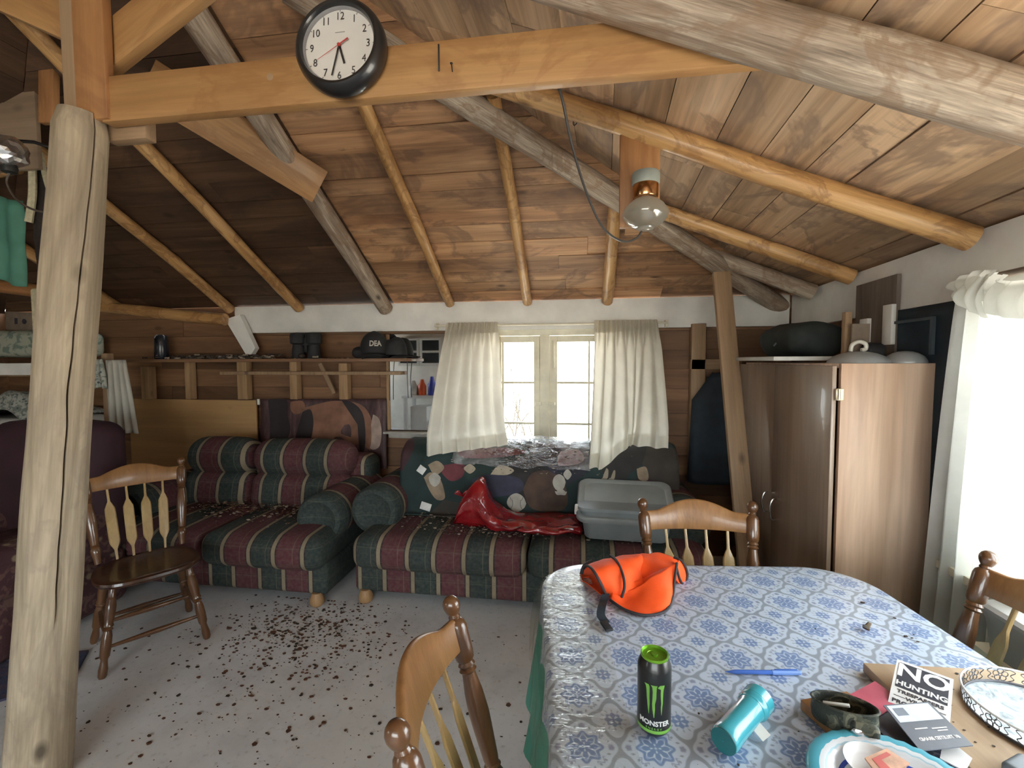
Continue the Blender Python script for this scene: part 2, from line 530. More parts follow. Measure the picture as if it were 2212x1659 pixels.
roof('ceiling.002', (XL, YB, 1.975), (1, 0, SL), (0, 1, 0), left_in, None, None, nl * 3.8, M['roof_dark'], (.14, .2))

# white painted band under the eaves
bm = BM(); box(bm, ((-2.93 + 1.52) / 2, YB - .02, 1.87), (1.52 + 2.93, .04, .225), bev=.003)
mk('trim_1', bm, M['white_paint'], kind='structure')
bm = BM(); rwall(YR, 1.86, 1.735, 1.975, .03, -.03); rwall(1.86, YB - .04, 1.735, 1.975, .03, -.03)
mk('trim_2', bm, M['white_paint'], kind='structure', smooth=False)

# ------------------------------------------------------------------ window in the back wall
def px_x(x, Y=3.58): return ony(x, 830, Y).x
def px_z(y, x=1180, Y=3.58): return ony(x, y, Y).z
win = empty('window_1', (0, YB, 0)); tag(win, kind='structure')
def barx(bm, x0, x1, z0, z1, y0=-.05, y1=0., bev=.002): box(bm, ((x0 + x1) / 2, (y0 + y1) / 2, (z0 + z1) / 2), (x1 - x0, y1 - y0, z1 - z0), bev=bev)
wl, wr = px_x(1079), px_x(1287); wt = px_z(707); wb = .80
bm = BM()
barx(bm, wl - .05, wl, wb - .05, wt + .03, -.02, .11); barx(bm, wr, wr + .05, wb - .05, wt + .03, -.02, .11)
barx(bm, wl, wr, px_z(724), wt + .03, -.02, .11); barx(bm, wl - .07, wr + .07, wb - .06, wb, -.06, .11)
barx(bm, px_x(1166), px_x(1187), wb, px_z(724), -.015, .08)
mk('frame', bm, M['window_paint'], win)
def sash(x0, x1, gx0, gx1, bars):
    zt = px_z(725); s = BM()
    barx(s, x0, gx0, wb, zt, .0, .035); barx(s, gx1, x1, wb, zt, .0, .035)
    barx(s, gx0, gx1, px_z(738.5), zt, .0, .035); barx(s, gx0, gx1, wb, wb + .035, .0, .035)
    for b0, b1 in bars: barx(s, b0, b1, wb + .035, px_z(738.5), .004, .03)
    for y in (827, 916): barx(s, gx0, gx1, px_z(y) - .009, px_z(y) + .009, .006, .028)
    o = mk('sash', s, M['window_paint'], win)
    g = BM(); box(g, ((gx0 + gx1) / 2, .018, (wb + zt) / 2), (gx1 - gx0, .003, zt - wb - .02))
    mk('pane', g, M['pane'], o, smooth=False)
sash(wl + .002, px_x(1165.5), px_x(1082), px_x(1152.5), [(px_x(1083), px_x(1087.5))])
sash(px_x(1187.5), wr - .002, px_x(1203.5), px_x(1284), [(px_x(1270.5), px_x(1274.5))])
for x0, x1 in ((px_x(1156), px_x(1170)), (px_x(1184), px_x(1199))):
    bm = BM(); box(bm, ((x0 + x1) / 2, -.02, px_z(872)), (x1 - x0, .02, .028), bev=.004)
    mk('catch', bm, M['window_paint'], win)
for xx in (px_x(1163), px_x(1196)):
    bm = BM(); box(bm, (xx, -.012, (px_z(795) + px_z(735)) / 2), (.018, .014, px_z(735) - px_z(795)), bev=.003)
    mk('stop_strip', bm, M['window_paint'], win)

# window on the side wall
w2 = empty('window_2', (xr(1), 1, 0)); tag(w2, kind='structure')
Mi = Matrix.Translation((-xr(1), -1, 0))
bm = BM()
def rb(y0, y1, z0, z1, o0=.0, o1=.1):
    p = [(xr(y0) + o0, y0), (xr(y1) + o0, y1), (xr(y1) + o1, y1), (xr(y0) + o1, y0)]
    prism(bm, [(a, b) for a, b in p], z1 - z0, Mi @ Matrix.Translation((0, 0, z0)))
rb(W2Y0 - .05, W2Y0 + .03, W2Z0, W2Z1 + .05); rb(W2Y1 - .03, W2Y1 + .05, W2Z0, W2Z1 + .05); rb(W2Y0, W2Y1, W2Z1, W2Z1 + .05); rb(W2Y0 - .07, W2Y1 + .07, W2Z0 - .03, W2Z0, -.09, .1)
mk('frame', bm, M['window_paint'], w2, smooth=False)
bm = BM()
for y in (W2Y0 + .03, .8, 1.31): rb(y, y + .035, W2Z0, W2Z1, .04, .07)
rb(W2Y0, W2Y1, W2Z0, W2Z0 + .04, .04, .07); rb(W2Y0, W2Y1, W2Z1 - .04, W2Z1, .04, .07)
so = mk('sash', bm, M['window_paint'], w2, smooth=False)
bm = BM(); rb(W2Y0, W2Y1, W2Z0, W2Z1, .053, .056)
mk('pane', bm, M['pane'], so, smooth=False)
# windows behind the viewer
for k, (c, s, nm) in enumerate((((XL - .05, (L0 + L1) / 2, (LZ0 + LZ1) / 2), (.08, L1 - L0, LZ1 - LZ0), 'window_3'), (((R0 + R1) / 2, YR - .05, (RZ0 + RZ1) / 2), (R1 - R0, .08, RZ1 - RZ0), 'window_4'))):
    w = empty(nm, c); tag(w, kind='structure')
    bm = BM(); ax = 1 if k == 0 else 0
    for sg in (-1, 1):
        cc = [0, 0, 0]; ss = [.08, .08, .08]; cc[ax] = sg * (s[ax] / 2 - .02); ss[ax] = .04; ss[2] = s[2]; box(bm, cc, ss)
        cc = [0, 0, sg * (s[2] / 2 - .02)]; ss = [.08, .08, .04]; ss[ax] = s[ax]; box(bm, cc, ss)
    ss = [.05, .05, s[2]]; ss[ax] = .04; box(bm, (0, 0, 0), ss)
    mk('frame', bm, M['window_paint'], w, smooth=False)
    bm = BM(); ss = [.003, .003, s[2] - .04]; ss[ax] = s[ax] - .04; box(bm, (0, 0, 0), ss); mk('pane', bm, M['pane'], w, smooth=False)

# ------------------------------------------------------------------ logs, rafters and boards of the roof
def log(name, p0, p1, r0, r1, mat, seed, label, cat='rafter', group=None, n=16, wob=.006, seglen=.06, ends=None, knobs=True):
    L = (V(p1) - V(p0)).length
    ns = max(6, int(L / seglen)); rr = []
    kn = [(rnd(0, L), rnd(0, 2 * PI), rnd(.003, .008)) for _ in range(int(L * 3))] if knobs else []
    for i in range(ns + 1):
        z = L * i / ns; f = i / ns
        r = r0 + (r1 - r0) * f
        ox, oy = wob * 2 * n1(z * 1.1, seed), wob * 2 * n1(z * 1.1 + 9, seed + 3)
        ring = []
        for k in range(n):
            a = 2 * PI * k / n
            rk = r * (1 + .07 * noise.noise(V((math.cos(a) * .8, math.sin(a) * .8, z * 2.5 + seed * 5))) + .03 * noise.noise(V((math.cos(a) * 3, math.sin(a) * 3, z * 9 + seed))))
            for kz, ka, kh in kn:
                d = ((z - kz) / .035) ** 2 + (((a - ka + PI) % (2 * PI) - PI) / .5) ** 2
                if d < 4: rk += kh * math.exp(-d)
            ring.append(V((rk * math.cos(a) + ox, rk * math.sin(a) + oy, z)))
        rr.append(ring)
    bm = BM(); rings(bm, rr)
    return mk(name, bm, mat, None, zalign(p0, p1), angle=60, label=label, cat=cat, group=group)
def board(name, p0, p1, w, t, wdir, mat, label, cat, bev=.003, group=None, parent=None):
    """a sawn board from p0 to p1, w wide along wdir, t thick"""
    L = (V(p1) - V(p0)).length
    Mx = zalign(p0, p1, wdir)
    bm = BM(); box(bm, (0, 0, L / 2), (t, w, L), bev=bev)
    return mk(name, bm, mat, parent, Mx, label=label, cat=cat, group=group, angle=30)
hd = V((0, -1, SH))
specs = [((500, 668), .042, .036, 2.5, 'peeled pole rafter over the bunk end of the white band, beside the white bracket'),
         ((662, 680), .042, .036, 2.6, 'peeled pole rafter ending on the white band above the empty shelf'),
         ((977, 665), .036, .033, 2.5, 'slim knotty pole rafter ending above the rod of the window curtain nearer the mirror'),
         ((1142, 662), .036, .032, 1.62, 'knotty pole rafter ending above the middle of the curtained window'),
         ((1307, 668), .042, .040, 1.02, 'pale pole rafter running down from the lamp board to the white band')]
for i, (p, r0, r1, L, lb) in enumerate(specs):
    b = onhip(*p, r0 + .005)
    b = V((b.x, YB - .06, zhip(YB - .06) - r0 - .012))
    log('pole_rafter', b, b + hd.normalized() * L, r0, r1, M['pole'], i + 1, lb)
b = V((onhip(840, 672, .06).x, YB - .05, zhip(YB - .05) - .07))
log('log_rafter', b, b + hd.normalized() * 2.75, .058, .062, M['grey_log'], 11, 'weathered grey log rafter running down behind the tie beam to the white band', n=20)
b = V((-4.0, YB - .1, zhip(YB - .1) - .06)); log('pole_rafter', b, b + hd.normalized() * 1.6, .045, .04, M['pole'], 14, 'dim pole rafter over the bunk behind the log post')
# poles of the window-side slope
rd = V((-1, .05, SR * 1.0))
for i, (p, r0, r1, L, lb, mt) in enumerate([((2140, 528), .045, .045, 2.3, 'thick yellow pole rafter passing over the lamp board to the window wall', 'pole'),
        ((1862, 608), .042, .042, 1.9, 'yellow pole rafter ending above the wardrobe, beside the thick pole over the lamp', 'pole'),
        ((1770, 636), .05, .05, .72, 'short dark pole rafter ending above the dark bag on the wardrobe', 'grey_log')]):
    q = onrt(*p, r0 + .01); Y = q.y
    b = V((xr(Y) - .06, Y, zright(xr(Y) - .06, Y) - r0 - .012))
    log('pole_rafter', b, b + rd.normalized() * L, r0, r1, M[mt], 20 + i, lb)
q0 = V((xr(1.2) - .06, 1.185, zright(xr(1.2) - .06, 1.19) - .085))
log('log_rafter', q0, q0 + V((-1, .05, SR * 1.03)).normalized() * 2.9, .068, .066, M['grey_log'], 33, 'thick weathered grey log rafter that holds the end of the tie beam', n=24, wob=.008)
h0 = V((1.50, 3.62, 1.90)); h1 = onhip(1000, 212, .085); h1 = h1 + (h1 - h0) * .28
log('hip_log', h0, h1, .06, .058, M['grey_log'], 41, 'weathered grey hip log rising from the wardrobe corner behind the lamp board', n=20, wob=.008)
for k, (a, b, w, lb) in enumerate((((2.2, .9), (2.75, .75), .06, None),)):
    pass

# tie beam with the clock, the square timber and the braces over the log post
bt, bb = 2.425, 2.284
TBm = board('tie_beam', (-1.52, 1.32, (bt + bb) / 2), (.53, 1.32, (bt + bb) / 2), bt - bb, .04, (0, 0, 1), M['lumber'], 'long sawn orange tie beam carrying the round wall clock', 'beam')
bm = BM(); a = ony(948, 125, 1.298); loc = TBm.matrix_world.inverted() @ a
for k in range(1): box(bm, (loc.x - .001, loc.y, loc.z), (.004, .075, .0045), bev=.0015)
mk('drying_crack', bm, M['dark_metal'], TBm)
bm = BM(); lathe(bm, [(.001, 0), (.011, 0), (.011, .002), (.001, .002)], 12, Matrix.Translation(TBm.matrix_world.inverted() @ ony(583, 166, 1.3)) @ Matrix.Rotation(PI / 2, 4, 'Y')); mk('knot', bm, M['lumber_dull'], TBm)
kx0, kx1, kx2 = ony(131, 150, 1.29).x, ony(160, 150, 1.29).x, ony(227, 150, 1.29).x
board('king_post', ((kx1 + kx2) / 2, 1.305, 2.29), ((kx1 + kx2) / 2, 1.305, 3.22), kx2 - kx1, .03, (1, 0, 0), M['lumber_red'], 'reddish upright timber standing on the log post', 'post')
board('king_post_plank', ((kx0 + kx1) / 2 - .002, 1.315, 2.31), ((kx0 + kx1) / 2 - .002, 1.315, 3.2), kx1 - kx0, .04, (1, 0, 0), M['lumber_dull'], 'narrow dull plank nailed beside the reddish upright timber', 'board')
p = ony(150, 120, 1.31); q = ony(505, -75, 1.31)
board('rising_brace', V((-1.60, 1.345, ony(228, 92, 1.33).z - .058)), V((-.80, 1.345, ony(228, 92, 1.33).z + .385)), .135, .04, (0, 0, 1), M['lumber'], 'sawn brace slanting up from the upright timber above the tie beam', 'brace')
board('rising_brace', V((-1.60, 1.345, ony(132, 40, 1.33).z - .02)), V((-2.35, 1.345, ony(132, 40, 1.33).z + .34)), .16, .04, (0, 0, 1), M['lumber'], 'sawn brace slanting away over the foil lamp from the upright timber', 'brace')
a = onhip(318, 172, .15); b = onhip(690, 404, .13)
board('long_brace', a, b, .19, .04, (b - a).cross(CAM - (a + b) / 2), M['lumber'], 'wide sawn brace coming down behind the tie beam onto the grey log rafter', 'brace')
board('nailing_block', (ony(229, 250, 1.35).x, 1.365, 2.285), (ony(316, 250, 1.35).x, 1.365, 2.285), .075, .04, (0, 0, 1), M['lumber_dull'], 'small wood block under the end of the tie beam at the log post', 'block')
# the log post, with its long drying crack
def log_post():
    p0, p1 = V((-1.925, 1.3, 0)), V((-1.592, 1.3, 2.315))
    L = (p1 - p0).length; ns = 90; rr = []
    N = 40
    Mx = zalign(p0, p1, (0, 1, 0)); 
    base = math.atan2(*(lambda d: (d.y, d.x))((Mx.to_3x3().inverted() @ (CAM - p0).normalized())))
    for i in range(ns + 1):
        z = L * i / ns; f = i / ns
        r = .092 - .022 * f
        if f > .985: r -= .004 + (f - .985) * .5
        tc = base + .18 + .34 * max(0, f - .3) + .16 * n1(z * 2.2, 5) + .05 * n1(z * 8, 3)
        dep = 1 if f > .36 else max(0, (f - .26) / .1)
        angs = [-.10, -.035, 0, .035, .10] + [.10 + (2 * PI - .2) * k / (N - 4) for k in range(1, N - 4)]
        ring = []
        for j, da in enumerate(angs):
            a = tc + da
            rk = r * (1 + .06 * noise.noise(V((math.cos(a) * .9, math.sin(a) * .9, z * 2.2))) + .018 * noise.noise(V((math.cos(a) * 4, math.sin(a) * 4, z * 5))))
            if j == 2: rk -= .03 * dep
            ring.append(V((rk * math.cos(a) + .012 * n1(z, 8), rk * math.sin(a), z)))
        rr.append(ring)
    bm = BM(); rings(bm, rr)
    mk('log_post', bm, M['post_log'], None, Mx, angle=50, label='grey peeled log post with a long drying crack, standing in front of the bunk', cat='post')
log_post()

# bunk side: pole plate, white bracket
p0 = V((-2.93, 3.45, 1.865)); p1 = V((-4.6, 3.40, ony(215, 655, 3.4).z + .02))
log('pole_plate', p0, p1, .05, .045, M['pole'], 51, 'level pole running from the white bracket toward the bunk above the shelf', 'pole')
bm = BM()
a, b, c, d = ony(488, 690, 3.5), ony(520, 680, 3.5), ony(553, 752, 3.5), ony(533, 766, 3.5)
prism(bm, [(v.x, v.z) for v in (a, b, c, ony(545, 765, 3.5), d)], .05, Matrix(((1, 0, 0, 0), (0, 0, 1, 3.49), (0, 1, 0, 0), (0, 0, 0, 1))))
mk('white_bracket', bm, M['white_paint'], label='white painted slanting bracket at the bunk end of the white band', cat='bracket', smooth=False)
# board that leans in the corner by the wardrobe
board('leaning_board', (.942, 2.50, 0.0), (.874, 2.98, 2.05), .10, .038, (1, 0, 0), M['lumber_dull'], 'sawn board leaning upright between the window curtain and the wardrobe', 'board')
# ------------------------------------------------------------------ things on the back wall
YW = YB - .0
def stud(px, y0, y1, w, lb, mat='studwood', Y=3.56):
    x = ony(px, 800, Y).x; z0 = ony(px, y1, Y).z; z1 = ony(px, y0, Y).z
    board('wall_stud', (x, Y - .0, z0), (x, Y, z1), .07, w, (0, 1, 0), M[mat], lb, 'stud')
stud(320, 792, 862, .085, 'short light stud beside the hanging white towel')
stud(411, 775, 862, .05, 'short light stud above the middle of the tan plywood panel')
stud(528, 775, 862, .09, 'short greyish stud under the white bracket')
stud(638, 775, 862, .065, 'short pale stud under the binoculars')
stud(745, 785, 862, .075, 'short grey stud under the black cap')
stud(1506, 700, 1010, .10, 'tall dull stud in the dark corner beside the hanging jacket', 'lumber_dull')
bm = BM(); x0, x1 = ony(1490, 780, 3.55).x, ony(1600, 780, 3.55).x
z = ony(1540, 787, 3.55).z
board('blocking_board', (x0, 3.55, z), (x1, 3.55, z), .075, .05, (0, 0, 1), M['lumber_dull'], 'level blocking board between the dark corner stud and the leaning board', 'board')
# shelf with its brace and lower rail
zs = ony(600, 775, 3.42).z
sh = empty('wall_shelf', (-2.6, 3.47, zs), label='long dark wood shelf on the back wall under the white band', cat='shelf')
bm = BM(); box(bm, (-.18, 0, -.013), (2.95, .22, .026), bev=.003)
mk('shelf_board', bm, wood('shelf_wood', (.10, .05, .025), (.2, .1, .05), (.3, .16, .08), 6, axis='X'), sh)
bm = BM(); z = ony(620, 806, 3.5).z - zs; box(bm, (.38, .04, z), (1.62, .05, .028), bev=.003)
mk('lower_rail', bm, M['lumber_dull'], sh)
a, b = ony(692, 785, 3.5), ony(722, 850, 3.52)
o = board('brace', a - V((-2.6, 3.47, zs)), b - V((-2.6, 3.47, zs)), .035, .02, (1, 0, 0), M['lumber_dull'], None, None, parent=sh)
# plywood panel
a, b = ony(276, 862, 3.555), ony(556, 1010, 3.555)
bm = BM(); box(bm, ((a.x + b.x) / 2, 3.572, (a.z + b.z) / 2 - .1), (b.x - a.x, .018, a.z - b.z + .2), bev=.002)
mk('plywood_panel', bm, M['plywood'], label='plain tan plywood panel on the back wall above the sofa', cat='panel')
bm = BM(); a = ony(559, 868, 3.555); box(bm, (a.x, 3.552, a.z), (.022, .012, .05), bev=.002)
mk('paper_note', bm, plain('note', (.6, .62, .55), .7), label='small pale slip at the corner of the plywood panel', cat='note')

# wall hanging with a brown horse body seen from the side
t = NT('hanging_cloth'); v = t.coord()
M['hang'] = t.done(t.ramp(t.noise(t.n('Mapping', {0: v, 3: (1, 1, .25)}), 16, 5, .6, .5), [(.3, (.035, .016, .018)), (.55, (.085, .045, .045)), (.75, (.20, .12, .11))]), .55, t.noise(v, 30, 3), .3)
M['horse'] = plain('horse_brown', (.23, .11, .068), .6, .35, 7)
M['horse_dark'] = plain('horse_dark', (.022, .015, .016), .6, .3, 9)
M['horse_pale'] = plain('horse_pale', (.40, .30, .25), .6, .3, 9)
def hang(px, py, off=0.0):
    p = ony(px, py, 3.55)
    return V((p.x, 3.55 - off + .006 * math.sin(p.x * 17) + .004 * math.sin(p.z * 13), p.z))
bm = BM(); sheet(bm, 30, 14, lambda u, w: hang(564 + 272 * u, 862 + 150 * w))
hg = empty('wall_hanging', (-2.15, 3.55, 1.0), label='dark wall hanging printed with a brown horse body above the sofa', cat='wall hanging')
Mh = Matrix.Translation((2.15, -3.55, -1.0))
def toh(bm):
    for v in bm.verts: v.co = Mh @ v.co
    return bm
mk('cloth', toh(bm), M['hang'], hg, mods=(('solid', .006),))
def blob(pts, off, mat, nm='printed_horse'):
    P = smoothpts(pts + [pts[0]], 5)[:-1]
    c = sum(P, V()) / len(P) if isinstance(P[0], V) else None
    bm = BM()
    q = [bm.verts.new(hang(p.x, p.y, off)) for p in P]
    mid = [bm.verts.new(hang(c.x + (p.x - c.x) * .55, c.y + (p.y - c.y) * .55, off)) for p in P]
    cc = bm.verts.new(hang(c.x, c.y, off)); n = len(P)
    for i in range(n):
        j = (i + 1) % n
        bm.faces.new((q[i], q[j], mid[j], mid[i])); bm.faces.new((mid[i], mid[j], cc))
    mk(nm, toh(bm), mat, hg)
def p2(*a): return [V((a[i], a[i + 1], 0)) for i in range(0, len(a), 2)]
blob(p2(660, 880, 720, 866, 775, 872, 800, 900, 806, 940, 800, 972, 790, 955, 760, 962, 745, 945, 720, 945, 712, 968, 690, 960, 672, 968, 640, 955, 655, 915), .006, M['horse'])
blob(p2(806, 895, 820, 905, 826, 935, 820, 965, 800, 968, 800, 930), .007, M['horse_pale'], 'printed_tail')
blob(p2(740, 865, 760, 868, 782, 890, 790, 930, 788, 972, 778, 972, 776, 935, 768, 900), .010, M['horse_dark'], 'printed_strap')
blob(p2(580, 864, 618, 864, 622, 900, 628, 930, 612, 965, 588, 965, 584, 910), .006, M['horse_dark'], 'printed_shape')
blob(p2(655, 890, 672, 885, 678, 920, 668, 965, 648, 970, 640, 950), .009, M['horse_dark'], 'printed_shape')
blob(p2(628, 868, 655, 866, 660, 885, 640, 895, 628, 885), .007, M['horse'], 'printed_head')

# mirror
mz0, mz1 = ony(840, 928, 3.56).z, ony(868, 722, 3.56).z
mx0, mx1 = -1.535, -1.02
mo = empty('wall_mirror', (mx0, 3.56, mz0), label='narrow wall mirror with a wooden edge and pale ledge beside the window curtain', cat='mirror')
t = NT('mirror_glass'); M['mirror'] = t.done((.86, .88, .88), .02, Metallic=1.0)
bm = BM(); box(bm, ((mx1 - mx0) / 2, .0, (mz1 - mz0) / 2), (mx1 - mx0, .006, mz1 - mz0))
mk('glass', bm, M['mirror'], mo, smooth=False)
bm = BM(); box(bm, (-.008, -.008, (mz1 - mz0) / 2), (.02, .026, mz1 - mz0), bev=.003)
mk('side_frame', bm, M['studwood'], mo)
bm = BM(); box(bm, ((mx1 - mx0) / 2 - .01, -.03, -.018), (mx1 - mx0 + .05, .075, .018), bev=.004); box(bm, ((mx1 - mx0) / 2, -.012, -.045), (mx1 - mx0 + .01, .03, .04), bev=.004)
mk('ledge', bm, plain('ledge_paint', (.42, .40, .36), .6), mo)
for i, (px, y0, y1) in enumerate(((841, 770, 865), (879, 772, 860))):
    bm = BM(); tube(bm, smoothpts([ony(px - 10 if i else px, y0 - 12, 3.45), ony(px, y0 + 6, 3.50), ony(px + 1, (y0 + y1) / 2, 3.52), ony(px + 1 + 2 * i, y1, 3.52)], 5), .0035, 6)
    mk('hanging_string', bm, M['dark_metal'], label=('black cord hanging at the wooden edge of the mirror', 'black cord hanging in front of the mirror glass')[i], cat='cord')

# ------------------------------------------------------------------ on the shelf
blk = plain('black_cloth', (.016, .017, .019), .75, .3, 30, .3)
M['black'] = blk
bn = empty('binoculars', ony(662, 770, 3.44) - V((0, 0, 0)), label='old black binoculars standing on the wall shelf', cat='binoculars')
bn.location.z = zs; bn.scale = (1.25, 1.25, 1.25)
for sx in (-1, 1):
    bm = BM(); lathe(bm, [(.036, 0), (.040, .005), (.040, .05), (.034, .09), (.05, .10), (.052, .15), (.046, .165), (.03, .168)], 18, Matrix.Translation((sx * .055, 0, 0)))
    mk('barrel', bm, blk, bn)
bm = BM(); box(bm, (0, 0, .11), (.06, .025, .05), bev=.006); box(bm, (0, 0, .07), (.02, .02, .06), bev=.004)
mk('bridge', bm, blk, bn)
# caps
def ball_cap(name, base, rz, size, lb, word=None):
    c = empty(name, base, (0, .0, rz), label=lb, cat='cap')
    bm = BM()
    sheet(bm, 28, 10, lambda u, w: V((size * (1.0 + .05 * math.cos(4 * PI * u)) * math.cos(2 * PI * u) * math.cos(w * PI / 2 * .98) ** .55, size * .85 * math.sin(2 * PI * u) * math.cos(w * PI / 2 * .98) ** .55, .005 + size * 1.15 * math.sin(w * PI / 2) * (1 + .16 * max(0, math.cos(2 * PI * u))))), closeu=True)
    mk('crown', bm, blk, c, mods=(('sub', 1), ('solid', .003)))
    bm = BM()
    sheet(bm, 16, 6, lambda u, w: V((size * (.72 * math.cos((u - .5) * 2.6) + .85 * w * math.cos((u - .5) * 2.2) ** .6), size * .8 * math.sin((u - .5) * 2.9) * (1 - .08 * w), .012 - .02 * w - .035 * (abs(u - .5) * 2) ** 2)))
    mk('brim', bm, blk, c, mods=(('solid', .004),))
    bm = BM(); bmesh.ops.create_uvsphere(bm, u_segments=10, v_segments=6, radius=.008, matrix=Matrix.Translation((0, 0, size * 1.16))); mk('button', bm, blk, c)
    if word:
        bm = BM(); merge(bm, textmesh(word, .058, .002, bold=.0022))
        def wrap(p):
            th = p.x / size; h = .075 + p.y
            return V((size * 1.09 * math.cos(th) * math.cos(h * 3.2) ** .3, size * .98 * math.sin(th), h + .02)) 
        for v in bm.verts:
            th = -v.co.x / size * .0 + v.co.x / size; h = .078 + v.co.y
            w = min(.95, math.asin(min(.99, h / (size * 1.3))) / (PI / 2))
            rr_ = math.cos(w * PI / 2 * .98) ** .55
            v.co = V((size * 1.06 * rr_ * math.cos(th) + .004, size * .88 * rr_ * math.sin(th), h))
        mk('lettering', bm, plain('white_thread', (.75, .72, .66), .7, .05), c)
    return c
ball_cap('ball_cap', V((ony(808, 770, 3.44).x, 3.45, zs + .035)), math.radians(-62), .132, 'black cap with white DEA lettering on the wall shelf beside the mirror', 'DEA')
ball_cap('ball_cap', V((ony(848, 770, 3.47).x, 3.50, zs + .02)), math.radians(-18), .11, 'plain black cap with its brim pointing at the mirror, behind the lettered cap')
bm = BM(); rcube(bm, (0, 0, .045), (.26, .16, .09), .04, (.01, .01, .01))
for v in bm.verts: v.co += V((0, 0, .015 * n3(v.co, 14)))
mk('folded_black_cloth', bm, blk, None, Matrix.Translation((ony(800, 770, 3.44).x, 3.45, zs)), label='crumpled black cloth under the lettered cap', cat='cloth')
def flakes(bm, n, pos, s0, s1, flat=.35, mi=0):
    for _ in range(n):
        p, nz = pos()
        s = s0 + (s1 - s0) * rnd(0, 1) ** 2.2
        a = rnd(0, 2 * PI); k = random.choice((5, 6, 7))
        el = rnd(.45, 1)
        top = [bm.verts.new(p + V((s * math.cos(a + 2 * PI * i / k) * rnd(.7, 1.1), s * el * math.sin(a + 2 * PI * i / k) * rnd(.7, 1.1), s * flat * rnd(.5, 1.2)))) for i in range(k)]
        bot = [bm.verts.new(V((v.co.x, v.co.y, p.z)) + V((0, 0, rnd(0, .1) * s))) for v in top]
        f = [bm.faces.new(top)]
        for i in range(k): f.append(bm.faces.new((top[i], bot[i], bot[(i + 1) % k], top[(i + 1) % k])))
        if mi is not None:
            m_ = random.choice((0, 0, 1)) if mi == 'mix' else mi
            for g in f: g.material_index = m_
M['chaff_dark'] = plain('chaff_dark', (.035, .022, .014), .7, .5, 40)
M['chaff_rust'] = plain('chaff_rust', (.10, .042, .022), .7, .5, 40)
M['chaff_pale'] = plain('chaff_pale', (.30, .25, .19), .7, .4, 40)
bm = BM()
flakes(bm, 420, lambda: (V((random.gauss(-2.95, .28), rnd(3.38, 3.55), zs + .001 + abs(random.gauss(0, .012)))), None), .004, .03, .5, 'mix')
flakes(bm, 160, lambda: (V((random.gauss(-2.1, .3), rnd(3.38, 3.55), zs + .001)), None), .003, .012, .5, 'mix')
mk('shelf_litter', bm, (M['chaff_dark'], M['chaff_pale']), smooth=False, label='nest litter of bark, chaff and scraps lying on the wall shelf', cat='litter', kind='stuff')
bm = BM(); lathe(bm, [(.05, 0), (.055, .01), (.05, .17), (.042, .2), (.03, .21)], 18)
mk('dark_bottle', bm, plain('dark_bottle', (.012, .014, .02), .25, .2), None, Matrix.Translation((ony(345, 770, 3.45).x, 3.47, zs)), label='dark bottle leaning among the litter on the wall shelf', cat='bottle')
bm = BM(); bmesh.ops.create_icosphere(bm, subdivisions=3, radius=.03)
for v in bm.verts: v.co = V((v.co.x, v.co.y * .8, v.co.z * .7)) * (1 + .15 * n3(v.co, 60))
mk('pine_cone', bm, M['chaff_dark'], None, Matrix.Translation((ony(655, 768, 3.42).x, 3.40, zs + .022)), label='brown cone lying on the wall shelf in front of the binoculars', cat='cone')

# ------------------------------------------------------------------ curtains of the back window
zr_ = ony(1190, 700, 3.44).z
rod = empty('curtain_rod', (-.23, 3.46, zr_), label='white curtain rod above the back window', cat='curtain rod')
bm = BM(); tube(bm, [(-.88, .08, 0), (-.88, .01, 0), (-.86, 0, 0), (.86, 0, 0), (.88, .01, 0), (.88, .08, 0)], .008, 8)
mk('rod', bm, M['window_paint'], rod)
for sx in (-.885, .885):
    bm = BM(); box(bm, (sx, .07, 0), (.018, .06, .05), bev=.004); mk('bracket', bm, M['window_paint'], rod)
def curtain(name, xt0, xt1, low, ztop, zbot, nf, lb, amp=.036, seed=0, flip=False, yb=3.455, hem=None):
    """top edge gathered from xt0 to xt1; low(u) -> (x, z, y) of the bottom edge"""
    ns, nv = nf * 12, 40
    def fn(u, w):
        xb, zb, dy = low(u)
        zt = ztop
        x = xt0 + (xt1 - xt0) * u
        k = max(0, w) ** 1.1
        X = x + (xb - x) * k
        Z = zt + (zb - zt) * w
        ph = nf * 2 * PI * (u + .04 * n1(u * 5, seed))
        head = .022 * math.cos(nf * 2 * 2 * PI * u) * (1 if w < .14 else math.exp(-(w - .14) * 22))
        body = amp * (.35 + .8 * w) * math.cos(ph) * (.6 + .5 * n1(u * 6 + 3, seed + w * .3)) * min(1, w * 5)
        X += .008 * math.sin(ph * 1.0 + 1) * min(1, w * 4)
        Y = yb + head + body + dy * min(1, max(0, w) * 1.18) ** .85 + .012 * n1(u * 9 + w * 2.5, seed + 4) * w
        return V((X, Y, Z))
    bm = BM(); sheet(bm, ns, nv, fn)
    e = empty(name, (0, 0, 0), label=lb, cat='curtain')
    org = V(((xt0 + xt1) / 2, yb, zbot)); e.location = org
    for v in bm.verts: v.co -= org
    mk('drape', bm, M['curtain'], e, angle=None)
    # sewn hem band and gathered heading
    bm = BM()
    sheet(bm, ns, 3, lambda u, w: fn(u, .905 + .093 * w) + V((0, -.004, 0)))
    for v in bm.verts: v.co -= org
    mk('hem', bm, M['curtain'], e, angle=None)
    bm = BM()
    sheet(bm, ns, 4, lambda u, w: fn(u, -.012 + .10 * w) + V((0, -.005, 0)))
    for v in bm.verts: v.co -= org
    mk('heading_tape', bm, M['curtain'], e, angle=None)
    return e
Yc = 3.43
def lerp(a, b, t): return a + (b - a) * t
cl = [ony(918, 986, 2.93), ony(1000, 974, 2.95), ony(1094, 962, 3.02)]
